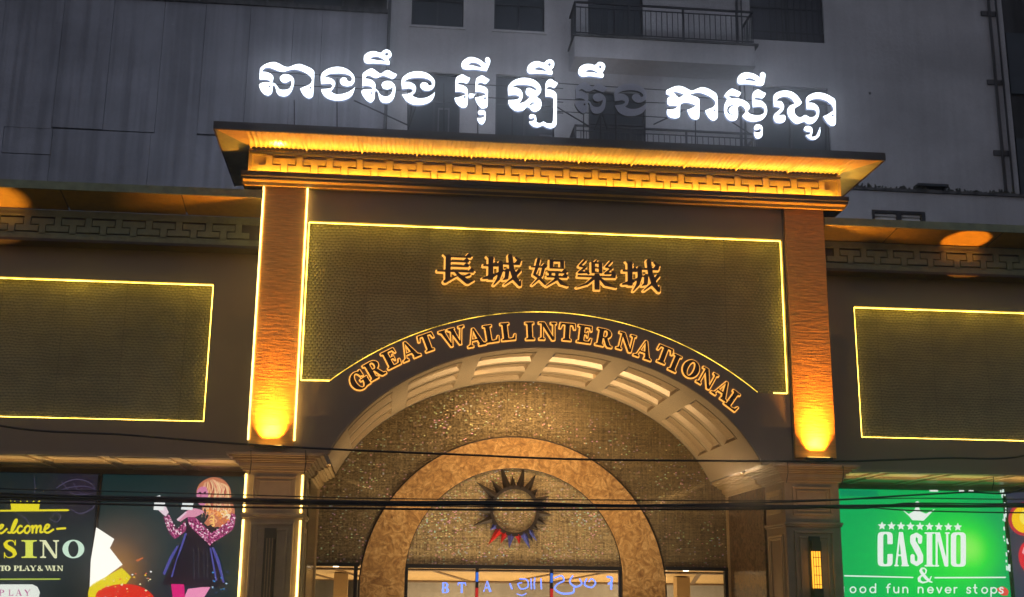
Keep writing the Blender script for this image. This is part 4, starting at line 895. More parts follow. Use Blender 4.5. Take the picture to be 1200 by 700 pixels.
# ================================================================== WINGS
def wing(s):
    side = 'left' if s < 0 else 'right'
    XE = 16.
    T = thing('wing_building', '%s bronze casino wing with gold edged scaled panel and Greek key frieze' % side, 'building', (s*11, 1.2, -.77))
    pi, po = 7.28, 13.6
    X = lambda a, b: rect(min(s*a, s*b), max(s*a, s*b), 0, 0)
    def R(a, b, z0, z1): return rect(min(s*a, s*b), max(s*a, s*b), z0, z1)
    plate('wall', [R(6.2, XE, 4.39, 8.95), R(pi, po, 5.13, 8.19)], 1.2, 1.5, M['wall'], T)
    p = plate('textured_panel', [R(pi-.05, po+.05, 5.08, 8.24)], 1.345, 1.40, M['scale'], T)
    c = [(s*(pi+.025), 5.155), (s*(pi+.025), 8.165), (s*(po-.025), 8.165), (s*(po-.025), 5.155)]
    for a, b, r in ((c[0], c[1], .009), (c[1], c[2], .014), (c[2], c[3], .009), (c[3], c[0], .009)):
        strip('led_strip', [a, b], r, 1.245, M['leddim'], p)
    mt = M['goldold']
    f = obj('frieze', boxes((s*6.2, s*XE, .8, 1.5, 8.95, 9.6)), M['dark'], T)  # groove shade put into the colour: dark backing behind the key pieces
    obj('band', boxes((s*6.2, s*XE, .755, .8, 9.5, 9.6)), mt, f); obj('band', boxes((s*6.2, s*XE, .755, .8, 8.96, 9.04)), mt, f)
    x0 = 6.45
    n = 14
    key_row(f, min(s*x0, s*(x0+n*.64)), max(s*x0, s*(x0+n*.64)), .64, .8, 9.12, .28, mt, .05, .455)
    obj('band', boxes((s*6.2, s*XE, .75, .8, 9.04, 9.085)), mt, f); obj('band', boxes((s*6.2, s*XE, .75, .8, 9.445, 9.499)), mt, f)
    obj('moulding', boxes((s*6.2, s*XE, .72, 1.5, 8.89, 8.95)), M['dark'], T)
    dz = 0 if s < 0 else -.075
    co = obj('cornice', boxes((s*6.2, s*XE, -.1, 1.5, 9.90+dz, 9.95+dz)), M['dark'], T)
    obj('fascia', boxes((s*6.2, s*XE, -.115, -.08, 9.79+dz, 9.965+dz)), mt, co)
    xs = [6.22, 7.9, 10.4, 12.9, 15.9]
    for a, b in zip(xs, xs[1:]):
        bm = bmesh.new(); v = [bm.verts.new(q) for q in ((s*(a+.012), .79, 9.62), (s*(b-.012), .79, 9.62), (s*(b-.012), -.08, 9.80+dz), (s*(a+.012), -.08, 9.80+dz))]; bm.faces.new(v)
        bmesh.ops.extrude_face_region(bm, geom=list(bm.faces)); 
        obj('soffit_panel', bm, M['gold'], co)
        obj('seam_bar', boxes((s*(b-.012), s*(b+.012), -.08, .79, 9.86+dz, 9.9+dz)), M['dark'], co)
    # canopy ceiling under the wing, with shallow trays
    obj('canopy_edge', boxes((s*6.2, s*XE, 1.16, 1.24, 4.36, 4.43)), M['frame'], T)
    ce = obj('canopy_ceiling', boxes((s*6.2, s*XE, 1.24, 4.35, 4.40, 4.46)), M['coffer'], T)
    for i in range(6):
        a = 6.5+i*1.5
        bm = bmesh.new()
        for k in range(2):
            y0, y1 = 1.45+k*1.4, 2.65+k*1.4
            w = .07
            for b_ in ((a, a+1.25, y0, y0+w), (a, a+1.25, y1-w, y1), (a, a+w, y0+w, y1-w), (a+1.25-w, a+1.25, y0+w, y1-w)):
                box(bm, s*b_[0], s*b_[1], b_[2], b_[3], 4.365, 4.402)
        obj('tray_moulding', bm, M['coffer'], ce)
    obj('shop_wall', boxes((s*6.2, s*XE, 4.3, 4.5, -.77, 4.4)), M['frame'], T)
    obj('back_body', boxes((s*6.2, s*XE, 1.5, 6.5, 4.5, 9.0)), M['wall'], T)
    obj('roof_slab', boxes((s*6.2, s*XE, 1.5, 6.5, 9.0, 9.1)), M['coping'], T)
    area('canopy_light', (s*9.5, 2.2, 3.95), (180, 0, 0), 7., .12, 13, (1., .68, .30), spread=160)
    return T
WL = wing(-1); WR = wing(1)
def spot(name, loc, tgt, power, ang, col, blend=.4, size=.03):
    l = bpy.data.lights.new(name, 'SPOT'); l.energy = power; l.spot_size = math.radians(ang); l.spot_blend = blend; l.color = col; l.shadow_soft_size = size
    o = bpy.data.objects.new(name, l); o.location = loc; o.rotation_euler = (Vector(tgt)-Vector(loc)).to_track_quat('-Z', 'Y').to_euler(); link(o); return o
spot('ground_uplight', (9.75, -.3, -.7), (9.75, .45, 9.7), 6000, 6.5, (1., .33, .03), .35)
spot('ground_uplight', (-12.0, -.3, -.7), (-12.0, .45, 9.7), 5200, 10, (1., .40, .05), .8)
spot('ground_uplight', (-7.6, -.9, -.7), (-7.2, .5, 9.7), 200, 16, (1., .42, .07), .9)
for x in (-5.62, 5.62): spot('capital_fill', (x, -3.0, -.7), (x, -.3, 4.2), 260, 22, (1., .52, .18), .8)  # unseen ground spots added to warm the capitals from below
spot('ground_uplight', (7.4, -.9, -.7), (6.8, .3, 9.8), 800, 10, (1., .42, .07), .9)

# ================================================================== LED SCREENS under the wings
SY = 4.2
def img(c, s=1.): return c
_em = {}
def E(r, g, b, s=1.):
    k = (r, g, b, s)
    if k not in _em: _em[k] = emit('screen_%d_%d_%d' % (r, g, b), srgb(r, g, b), s)
    return _em[k]
def grad(name, base, spots, s=1.):
    """printed picture colour: base + soft round spots [(photo x, photo y, radius m, rgb)]"""
    m = bpy.data.materials.new(name); m.use_nodes = True; nt = m.node_tree; b = nt.nodes['Principled BSDF']; L = nt.links.new
    tc = _n(nt, 'ShaderNodeNewGeometry'); cur = None
    for (x, y, r, c) in spots:
        p = at(x, y, SY); d = _n(nt, 'ShaderNodeVectorMath', operation='DISTANCE'); L(tc.outputs['Position'], d.inputs[0]); d.inputs[1].default_value = (p[0], SY, p[1])
        mr = _n(nt, 'ShaderNodeMapRange'); mr.interpolation_type = 'SMOOTHSTEP'; mr.inputs[1].default_value = 0; mr.inputs[2].default_value = r; mr.inputs[3].default_value = 1; mr.inputs[4].default_value = 0; L(d.outputs['Value'], mr.inputs[0])
        mx = _n(nt, 'ShaderNodeMixRGB'); L(mr.outputs[0], mx.inputs[0])
        if cur is None: mx.inputs[1].default_value = (*base, 1)
        else: L(cur, mx.inputs[1])
        mx.inputs[2].default_value = (*c, 1); cur = mx.outputs[0]
    L(cur, b.inputs['Emission Color']); b.inputs['Emission Strength'].default_value = s*EX; b.inputs['Base Color'].default_value = (.02, .02, .02, 1)
    return m
def screen(name, label, xl, xr, m, y_=4.2, zb=-.2, zt=4.25):
    T = thing('led_screen', label, 'screen', ((xl+xr)/2, SY, zb), group='LED screens under the canopy')
    obj('casing', boxes((xl-.03, xr+.03, SY+.012, SY+.1, zb-.03, zt+.02)), M['black'], T)
    obj('picture', boxes((xl, xr, SY, SY+.012, zb, zt)), m, T)
    return T
def pxpoly(name, loops, org, s, m, T, layer=1, sm=False):
    L_ = [[at(org[0]+x/s, org[1]+y/s, SY) for x, y in (smooth(l, 4) if sm else l)] for l in loops]
    return plate(name, L_, SY-.005*layer, SY-.001, m, T)
# --- green casino screen
GS = screen('led_screen', 'bright green screen reading CASINO with crown and row of stars, right of the portal', 7.2, at(1177, 600, SY)[0]-.02,
            grad('green_picture', srgb(0, 172, 92), [(1070, 690, 3.2, srgb(0, 190, 80)), (1100, 650, 2.0, srgb(0, 225, 50)), (1134, 645, 1.2, srgb(60, 245, 50)), (1136, 643, .55, srgb(140, 250, 90))], .95))
og, sg = (980, 565), 5.187
WH = E(238, 244, 238, 1.05)
pxpoly('crown', [[(395, 163), (440, 195), (470, 178), (485, 150), (500, 150), (512, 180), (545, 193), (600, 163), (560, 205), (530, 235), (462, 232), (440, 205)], circ(492, 130, 13)], og, sg, WH, GS)
for i in range(9):
    x = 278+i*57.6; y = 267+i*.9
    st = [(x+(27 if k % 2 == 0 else 12)*math.sin(PI*k/5), y-(27 if k % 2 == 0 else 12)*math.cos(PI*k/5)) for k in range(10)]
    pxpoly('star', [st], og, sg, WH, GS)
def cond(ch):
    w = 30
    def rr(x0, x1, y0, y1, r=22): return smooth([(x0, y0+r), (x0+r*.3, y0+r*.3), (x0+r, y0), (x1-r, y0), (x1-r*.3, y0+r*.3), (x1, y0+r), (x1, y1-r), (x1-r*.3, y1-r*.3), (x1-r, y1), (x0+r, y1), (x0+r*.3, y1-r*.3), (x0, y1-r)], 3)
    if ch == 'O': return [('p', rr(0, 92, 0, 208)), ('-p', rr(32, 60, 14, 194, 12))]
    if ch == 'C': return [('p', rr(0, 92, 0, 208)), ('-p', rr(34, 60, 12, 196, 12)), ('-p', rect(58, 110, 74, 134)), ('p', [(60, 134), (88, 134), (88, 150), (60, 150)])]
    if ch == 'I': return [('p', rect(14, 48, 0, 208)), ('p', rect(0, 62, 0, 9)), ('p', rect(0, 62, 199, 208))]
    if ch == 'N': return [('p', rect(8, 20, 0, 208)), ('p', rect(74, 86, 0, 208)), ('p', [(8, 208), (34, 208), (86, 0), (64, 0)]), ('p', rect(0, 30, 0, 9)), ('p', rect(0, 30, 199, 208)), ('p', rect(66, 96, 199, 208))]
    if ch == 'A': return [('p', [(28, 208), (54, 208), (86, 0), (50, 0)]), ('p', [(30, 208), (40, 208), (18, 0), (6, 0)]), ('p', rect(16, 62, 62, 72)), ('p', rect(0, 28, 0, 9)), ('p', rect(44, 92, 0, 9))]
    if ch == 'S': return [('l', [(66, 150, 26), (66, 178, 28), (44, 194, 22), (22, 178, 34), (22, 150, 34), (46, 108, 38), (68, 66, 34), (68, 34, 34), (46, 13, 22), (20, 30, 26), (20, 62, 26)])]
for ch, x in zip('CASINO', (252, 352, 444, 536, 596, 697)):
    F = contour(field(cond(ch), 60, 2), 0)
    pxpoly('letter', [[(x+u*.98, (512+(x-252)*.006)-v) for u, v in l] for l in F], og, sg, WH, GS)
F = contour(field(glyph('&', 17, 6)[0], 60, 2)); pxpoly('ampersand', [[(485+u*1.0, 612-v*.92) for u, v in l] for l in F], og, sg, WH, GS)
pxpoly('rule_line', [[(48, 566), (468, 577), (468, 584), (48, 574)]], og, sg, WH, GS); pxpoly('rule_line', [[(597, 578), (1030, 576), (1030, 584), (597, 586)]], og, sg, WH, GS)
for ch, x in zip('goodfunneverstop', (8, 82, 142, 202, 302, 345, 400, 493, 553, 608, 660, 712, 788, 832, 882, 935)):
    F = contour(field(mono(ch)[0], 30, 2)); y = 672+x*.004
    pxpoly('letter', [[(x+u*.56, y-v*.56) for u, v in l] for l in F], og, sg, WH, GS)
pxpoly('chip', [[(975, 650), (1010, 635), (1045, 660), (1040, 690), (1005, 688)]], og, sg, E(235, 60, 60), GS, 2, True)
F = contour(field(mono("s")[0], 30, 2)); pxpoly('letter', [[(985+u*.56, 676-v*.56) for u, v in l] for l in F], og, sg, WH, GS, 3)
pxpoly('dot_screen', [[(22, 45), (250, 52), (250, 88), (22, 84)]], og, sg, E(0, 140, 92), GS, 1)
# --- slot picture screen at far right
PS = screen('led_screen', 'dark screen with yellow coin and red chips at the right end of the canopy', at(1180, 600, SY)[0]+.03, 15.6,
            grad('coin_picture', srgb(52, 62, 84), [(1240, 640, 2.2, srgb(90, 60, 90)), (1190, 600, 1.2, srgb(48, 50, 80))], .8))
pxpoly('coin_rim', [circ(1150, 225, 104, 40)], og, sg, E(190, 30, 60), PS, 1); pxpoly('coin', [circ(1152, 225, 86, 40)], og, sg, E(255, 205, 20), PS, 2)
pxpoly('coin_glow', [circ(1165, 215, 52, 30)], og, sg, E(255, 235, 90), PS, 3)
pxpoly('chip', [[(1108, 440), (1125, 385), (1160, 360), (1230, 380), (1250, 470), (1220, 540), (1150, 550), (1118, 500)]], og, sg, E(225, 25, 50), PS, 1, True)
pxpoly('chip_highlight', [[(1128, 430), (1140, 395), (1150, 400), (1140, 440)]], og, sg, E(255, 170, 180), PS, 2)
# glitching LED column between the two screens
bm = bmesh.new(); rg = random.Random(5)
for k in range(26):
    y = 575+rg.random()*95; p = at(1172+rg.random()*5+(y-575)*.07, y, SY); h = .02+.05*rg.random(); box(bm, p[0]-.012, p[0]+.02, SY-.012, SY-.006, p[1]-h, p[1]+h)
obj('faulty_pixels', bm, E(225, 245, 235), GS, kind='stuff')
bm = bmesh.new()
for k in range(5):
    x = 1090+rg.random()*60; p = at(x, 575+(x-1000)*.004, SY); w = .02+.05*rg.random(); box(bm, p[0]-w, p[0]+w, SY-.012, SY-.006, p[1]-.02, p[1]+.02)
obj('faulty_pixels', bm, E(240, 240, 235), GS, kind='stuff')
# --- welcome screen far left
ow, sw = (0, 560), 5.
WS = screen('led_screen', 'dark screen reading Welcome CASINO in yellow at the left edge', -15.6, at(111, 600, SY)[0], 
            grad('welcome_picture', srgb(14, 36, 40), [(40, 620, 2.0, srgb(30, 40, 52)), (95, 575, 1.0, srgb(44, 34, 54))], .75))
YE = E(240, 225, 40); PY = E(238, 240, 190); GY = E(180, 200, 70)
pxpoly('crown', [[(60, 128), (72, 150), (88, 134), (100, 154), (122, 134), (136, 154), (160, 134), (174, 154), (198, 134), (210, 150), (236, 128), (228, 190), (66, 190)]], ow, sw, YE, WS)
pxpoly('rule_line', [[(-600, 196), (395, 184), (408, 190), (395, 196), (-600, 202)]], ow, sw, YE, WS)
pxpoly('rule_line', [[(-600, 594), (345, 590), (358, 593), (345, 598), (-600, 600)]], ow, sw, GY, WS)
def scr(*p, w=12): return ('l', spl([(x, y, w) for x, y in p]))
script = [scr((-150, 265), (-130, 320), (-105, 275), (-85, 320), (-50, 255), w=14),
          scr((-8, 305), (12, 292), (18, 278), (5, 278), (-8, 300), (-6, 320), (12, 324), (40, 300)),
          scr((48, 320), (60, 322), (78, 300), (96, 262), (98, 246), (88, 252), (72, 290), (68, 318), (82, 322), (98, 308)),
          scr((128, 286), (118, 282), (104, 298), (104, 318), (118, 324), (140, 308)),
          scr((160, 282), (146, 296), (146, 318), (160, 324), (176, 306), (174, 286), (160, 282)),
          scr((182, 290), (192, 284), (190, 322)), scr((192, 300), (208, 282), (216, 288), (212, 322)), scr((214, 300), (232, 282), (240, 288), (236, 318), (250, 318)),
          scr((258, 306), (282, 292), (288, 278), (274, 276), (262, 296), (264, 316), (282, 322), (312, 304)), scr((335, 300), (382, 296), w=12)]
for i, g in enumerate(script):
    F = contour(field([g], 60, 2)); pxpoly('letter', F, ow, sw, YE, WS)
for ch, x, m_ in zip('CASINO', (-270, -150, 14, 136, 230, 362), (YE, YE, YE, E(225, 232, 90), PY, E(210, 240, 215))):
    F = contour(field(glyph(ch, 22, 7)[0], 56, 2)); sc_ = {'S': 1.05, 'I': 1.95, 'N': 1.14, 'O': 1.36}.get(ch, 1.15)
    pxpoly('letter', [[(x+u*sc_, 470-v*1.04) for u, v in l] for l in F], ow, sw, m_, WS)
for ch, x in zip('TOPLAY&WIN', (-2, 26, 80, 112, 140, 176, 216, 262, 310, 332)):
    F = contour(field(glyph(ch, 26, 10)[0], 30, 2)); pxpoly('letter', [[(x+u*.37, 546-v*.31) for u, v in l] for l in F], ow, sw, PY, WS)
pill = [(-200, 625), (190, 625), (220, 640), (234, 672), (226, 705), (200, 722), (-200, 722)]
pxpoly('button', [pill], ow, sw, E(238, 244, 232), WS, 1)
for ch, x in zip('PLAY', (-6, 48, 92, 142)):
    F = contour(field(glyph(ch, 12, 5)[0], 34, 2)); pxpoly('letter', [[(x+u*.38, 692-v*.36) for u, v in l] for l in F], ow, sw, E(190, 90, 150), WS, 3)
sw_m = E(72, 66, 92)
for g in ([(330, 60, 6), (400, 20, 8), (470, 10, 8), (540, 40, 6), (560, 90, 4)], [(330, 80, 4), (420, 55, 7), (500, 50, 7), (560, 70, 4)], [(360, 20, 5), (420, 90, 6), (500, 100, 5)], [(430, 30, 5), (470, 90, 6), (530, 95, 5)], [(410, 180, 5), (470, 210, 9), (540, 180, 8), (560, 150, 4)], [(290, 240, 5), (330, 260, 8), (355, 230, 7), (330, 205, 5), (305, 225, 4)], [(100, 210, 6), (150, 240, 9), (180, 300, 8), (150, 350, 5)], [(200, 0, 3), (206, 60, 4), (198, 110, 3)]):
    F = contour(field([('l', [(x, y, w*.7) for x, y, w in spl(g)])], 70, 2)); pxpoly('flourish', F, ow, sw, sw_m, WS)
# --- show picture screen
o6, s6 = (100, 550), 4.667
HS = screen('led_screen', 'screen showing a blond woman in a black dress beside falling cards, left of the pillar', at(117, 600, SY)[0], -6.3,
            grad('show_picture', srgb(12, 48, 50), [(170, 640, 1.6, srgb(40, 66, 66)), (140, 650, 1.3, srgb(105, 85, 70)), (128, 672, 1.0, srgb(190, 130, 60)), (220, 700, 1.1, srgb(20, 50, 62))], .75))
q = lambda n_, l, c, lay=1, sm=False, e=1.: pxpoly(n_, [l], o6, s6, E(*c, e), HS, lay, sm)
q('card', [(60, 318), (158, 382), (134, 432), (204, 522), (110, 590), (24, 645), (30, 500)], (255, 253, 240), 1, False, 1.2)
q('yellow_burst', [(22, 648), (110, 590), (200, 540), (250, 590), (210, 640), (120, 690), (60, 760), (20, 760)], (235, 215, 20), 1, True)
q('red_dice', [(60, 680), (130, 640), (230, 628), (320, 650), (380, 705), (400, 780), (60, 780)], (225, 40, 25), 2, True)
rg = random.Random(9)
for k in range(46):
    a = (rg.uniform(60, 370), rg.uniform(560, 740)); r = rg.uniform(3, 8); q('sparkle', [(a[0]-r, a[1]), (a[0], a[1]-r*.7), (a[0]+r, a[1]), (a[0], a[1]+r*.7)], rg.choice([(255, 240, 180), (255, 255, 250), (250, 200, 60), (255, 120, 90)]), 3)
for k in range(16):
    a = (rg.uniform(690, 800), rg.uniform(560, 700)); r = rg.uniform(4, 10); q('blue_sparkle', [(a[0]-r, a[1]), (a[0], a[1]-r*.6), (a[0]+r, a[1]), (a[0], a[1]+r*.6)], rg.choice([(60, 150, 220), (190, 220, 240), (40, 70, 120)]), 3)
q('hair', [(608, 125), (622, 85), (660, 55), (710, 44), (760, 62), (792, 105), (800, 165), (818, 230), (800, 300), (770, 325), (720, 315), (690, 325), (650, 295), (675, 250), (650, 205), (620, 180)], (200, 120, 85), 1, True)
for k in range(30):
    t_ = k/29; x = 640+t_*135; c_ = rg.choice([(235, 180, 130), (222, 130, 110), (250, 215, 160), (170, 75, 70), (215, 130, 90), (245, 200, 150)])
    pts = spl([(690+(t_-.5)*70, 52+abs(t_-.5)*34, 2), (x+8, 100, 6), (x+20*math.sin(k), 165, 7), (x+4+18*math.sin(k*1.7), 215, 6), (x+14*math.sin(k*2.3), 250+20*math.sin(k), 2)])
    F = contour(field([('l', pts)], 60, 2)); pxpoly('hair_strand', F, o6, s6, E(*c_), HS, 2)
for k in range(26):
    a = (rg.uniform(668, 790), rg.uniform(215, 305)); r_ = rg.uniform(9, 17); c_ = rg.choice([(255, 205, 110), (250, 160, 60), (255, 235, 190), (220, 120, 70), (255, 180, 120)])
    pts = spl([(a[0]-r_, a[1], 1), (a[0]-r_*.3, a[1]-r_*.8, 6), (a[0]+r_*.8, a[1]-r_*.3, 7), (a[0]+r_*.5, a[1]+r_*.8, 5), (a[0]-r_*.4, a[1]+r_*.5, 1)])
    F = contour(field([('l', pts)], 30, 2)); pxpoly('hair_curl', F, o6, s6, E(*c_), HS, 3)
q('face', [(612, 120), (630, 98), (660, 96), (672, 130), (668, 175), (648, 200), (622, 192), (610, 160)], (215, 130, 165), 3, True)
q('eye', [(618, 128), (632, 122), (636, 130), (624, 134)], (70, 30, 60), 4); q('eye', [(646, 126), (660, 122), (662, 130), (650, 133)], (70, 30, 60), 4)
q('mouth', [(622, 172), (640, 168), (648, 174), (634, 180)], (190, 30, 80), 4); q('nose', [(630, 135), (636, 135), (634, 158), (624, 158)], (180, 90, 130), 4)
q('dress', [(560, 262), (600, 290), (640, 330), (690, 300), (720, 340), (712, 400), (700, 425), (745, 560), (770, 640), (690, 648), (560, 640), (420, 632), (470, 520), (510, 425), (548, 380), (548, 320)], (14, 20, 30), 2, True)
for l in ([(500, 420), (512, 418), (470, 500), (435, 580), (424, 570), (462, 480)], [(545, 350), (556, 350), (530, 430), (500, 500), (478, 590), (468, 590), (505, 470)], [(690, 425), (704, 430), (735, 500), (762, 620), (752, 622), (722, 520)], [(680, 430), (688, 430), (705, 520), (722, 610), (712, 610)]): q('dress_highlight', l, (78, 80, 160), 3)
for x in (590, 615, 645, 665): q('dress_fold', [(x, 430), (x+4, 430), (x+8, 600), (x+2, 600)], (45, 52, 64), 3)
q('sleeve', [(428, 262), (458, 248), (482, 300), (500, 330), (545, 285), (552, 330), (520, 362), (488, 382), (455, 340)], (150, 50, 100), 3, True)
q('sleeve', [(560, 262), (596, 262), (640, 300), (690, 352), (780, 285), (800, 240), (822, 250), (806, 330), (700, 400), (682, 414), (600, 340), (566, 300)], (155, 52, 105), 3, True)
SL = [[(428, 262), (458, 248), (482, 300), (500, 330), (545, 285), (552, 330), (520, 362), (488, 382), (455, 340)], [(560, 262), (596, 262), (640, 300), (690, 352), (780, 285), (800, 240), (822, 250), (806, 330), (700, 400), (682, 414), (600, 340), (566, 300)]]
def inpoly(x, y, l):
    c = False
    for i_ in range(len(l)):
        a, b = l[i_-1], l[i_]
        if (a[1] > y) != (b[1] > y) and x < (b[0]-a[0])*(y-a[1])/(b[1]-a[1])+a[0]: c = not c
    return c
for c_ in ((255, 190, 215), (60, 14, 42), (240, 130, 180), (255, 235, 240), (95, 25, 70)):
    bm = bmesh.new(); n_ = 0
    while n_ < 90:
        x, y = rg.uniform(425, 822), rg.uniform(245, 414)
        if not (inpoly(x, y, SL[0]) or inpoly(x, y, SL[1])): continue
        n_ += 1; r_ = rg.uniform(2.2, 5)
        v = [bm.verts.new((p_[0], SY-.018, p_[1])) for p_ in (at(o6[0]+(x+dx)/s6, o6[1]+(y+dy)/s6, SY) for dx, dy in ((-r_, 0), (0, r_), (r_, 0), (0, -r_)))]; bm.faces.new(v)
    obj('sequins', bm, E(*c_), HS, kind='stuff')
q('hand', [(398, 218), (408, 190), (436, 200), (456, 236), (440, 258), (424, 246)], (240, 215, 225), 4, True)
q('playing_card', [(356, 160), (408, 143), (436, 186), (428, 226), (374, 222), (380, 175)], (246, 248, 246), 5)
q('hand', [(508, 280), (545, 236), (592, 215), (640, 225), (650, 236), (600, 262), (560, 262), (520, 288)], (225, 150, 175), 4, True)
q('playing_card', [(534, 178), (592, 180), (586, 224), (524, 220)], (240, 246, 244), 5)
q('finger', [(500, 275), (550, 232), (556, 238), (508, 284)], (235, 200, 215), 5)
q('leg', [(470, 628), (540, 630), (548, 770), (486, 770)], (225, 30, 120), 3); q('leg', [(562, 655), (640, 645), (684, 645), (650, 700), (640, 780), (545, 780), (546, 690)], (245, 150, 190), 3)
q('streak', [(275, 498), (312, 482), (318, 488), (285, 506)], (205, 110, 60), 3)

# ================================================================== WALL LIGHTS on the pillars
for s, lit in ((-1, False), (1, True)):
    T = thing('wall_light', ('slim amber glowing lantern on the right pillar' if lit else 'slim unlit dark lantern on the left pillar'), 'lamp', (s*5.6, -.12, 1.7), group='pillar lanterns')
    x = s*5.6+(0 if s > 0 else -.03)
    obj('backplate', boxes((x-.12, x+.12, -.10, -.06, .6, 2.86)), M['black'], T)
    z0, z1 = (.9, 2.66) if not lit else (1.80, 2.66)
    if lit:
        bm = boxes((x-.085, x+.085, -.20, -.10, 1.80, 2.55)); obj('shade', bm, emit('amber_lantern_glass', (1., .40, .03), 2.2), T)
        obj('cap', boxes((x-.1, x+.1, -.215, -.10, 2.55, 2.76)), M['black'], T); obj('cap', boxes((x-.1, x+.1, -.215, -.10, 1.55, 1.80)), M['black'], T)
        for i in range(4): obj('rib', boxes((x-.085+i*.053, x-.075+i*.053, -.21, -.2, 1.8, 2.55)), M['dark'], T)
        for z in (1.87, 2.06, 2.24, 2.42): obj('crossbar', boxes((x-.088, x+.088, -.209, -.2, z, z+.012)), M['dark'], T)
    else:
        obj('shade', boxes((x-.07, x+.07, -.16, -.10, .95, 2.66)), M['dark'], T)
        obj('cap', boxes((x-.11, x+.11, -.175, -.10, 2.66, 2.82)), M['black'], T)
        for i in range(3): obj('rib', boxes((x-.065+i*.055, x-.05+i*.055, -.172, -.16, .95, 2.66)), M['frame'], T)

# ================================================================== BUILDINGS BEHIND
# --- weathered concrete wall at left, cast panel by panel
GB = thing('concrete_building', 'weathered grey concrete panel building rising behind the left wing', 'building', (-9.5, 8.7, -.77))
obj('core', boxes((-24, -3.86, 8.62, 12, -.77, 18.55)), M['coping'], GB)
vx = [at(x, 60, 8.5)[0] for x in (0, 70, 129, 189, 238, 291, 342, 376, 455)]; vx = [-18.2, -16.6]+vx
for i, (a, b) in enumerate(zip(vx, vx[1:])):
    dz = .03*math.sin(i*2.3)
    obj('wall_panel', boxes((a+.006, b-.004, 8.5+.012*math.sin(i*1.7), 8.63, 14.47+dz, 18.62)), M['concrete'], GB)
lx = [-18.2, -16.2]+[at(x, 190, 8.5)[0] for x in (0, 58, 174, 300, 455)]
for i, (a, b) in enumerate(zip(lx, lx[1:])):
    z1 = 14.44 if i not in (1, 2) else 14.44
    if i == 2:
        obj('wall_panel', boxes((a+.01, b-.01, 8.51, 8.63, 13.66, 14.44)), M['concrete'], GB); z1 = 13.63
    obj('wall_panel', boxes((a+.005, b-.005, 8.5+.01*math.sin(i*3.1), 8.63, 5, z1)), M['concrete'], GB)
obj('coping', boxes((-18.3, -3.8, 8.42, 8.9, 18.63, 18.75)), M['coping'], GB)
bm = bmesh.new(); tube(bm, [(-3.76, 8.4, 5), (-3.76, 8.4, 21)], .05, 8); obj('drainpipe', bm, M['coping'], GB, smooth=True)
DB = thing('dark_building', 'dark building mass behind the concrete wall at top left', 'building', (-12, 13, -.77))
obj('wall', boxes((-26, -3.9, 12.4, 14, -.77, 26)), M['coping'], DB)
for i in range(6): obj('window', boxes((-22+i*3, -20.4+i*3, 12.33, 12.4, 20.3, 21.8)), M['glass'], DB)

# --- pale apartment block
AB = thing('apartment_building', 'pale rendered apartment block with dark windows and iron balconies behind the portal', 'building', (5, 9.2, -.77))
AY = 9.
def pr(x0, x1, y0, y1, Y=AY):   # opening from photo edges, squared up
    a = at(x0, (y0+y1)/2, Y)[0]; b = at(x1, (y0+y1)/2, Y)[0]; return (a, b, at((x0+x1)/2, y1, Y)[1], at((x0+x1)/2, y0, Y)[1])
ops = {}
wz = (18.55, 20.1)
O = [(-3.09, -1.49, 18.55, 20.0), (-.54, 1.03, 18.55, 20.0), (-3.09, -1.54, 14.6, 17.03), (-.46, 1.35, 14.6, 17.07), (2.4, 4.15, 18.0, 21.2), (4.45+3.15, 10.02, 18.72, 20.6), (2.4, 4.15, 13.9, 16.7), (7.6, 10.02, 14.75, 17.18), (4.8, 6.2, 21.3, 21.6)]
O = O[:-1]
plate('wall', [rect(-3.85, 16.05, -.77, 26)]+[rect(*o) for o in O], AY, AY+.3, M['plaster'], AB)
obj('core', boxes((-3.85, 16.05, AY+.9, AY+6, -.77, 26)), M['blackmetal'], AB)
for k, o in enumerate(O):
    w = obj('window', boxes((o[0], o[1], AY+.14, AY+.16, o[2], o[3])), M['glass'] if k != 5 else M['curtain'], AB)
    bm = bmesh.new(); t = .05
    for b_ in ((o[0], o[1], o[2], o[2]+t), (o[0], o[1], o[3]-t, o[3]), (o[0], o[0]+t, o[2]+t, o[3]-t), (o[1]-t, o[1], o[2]+t, o[3]-t), ((o[0]+o[1])/2-t/2, (o[0]+o[1])/2+t/2, o[2]+t, o[3]-t), (o[0]+t, o[1]-t, o[2]+(o[3]-o[2])*.62, o[2]+(o[3]-o[2])*.62+t)):
        if b_[0] >= b_[1]: continue
        box(bm, b_[0], b_[1], AY+.09, AY+.139, b_[2], b_[3])
    obj('frame', bm, M['rail'], w)
    if k in (0, 1, 2, 3): obj('sill', boxes((o[0]-.06, o[1]+.06, AY-.05, AY-.001, o[2]-.07, o[2]-.0)), M['plaster'], w)
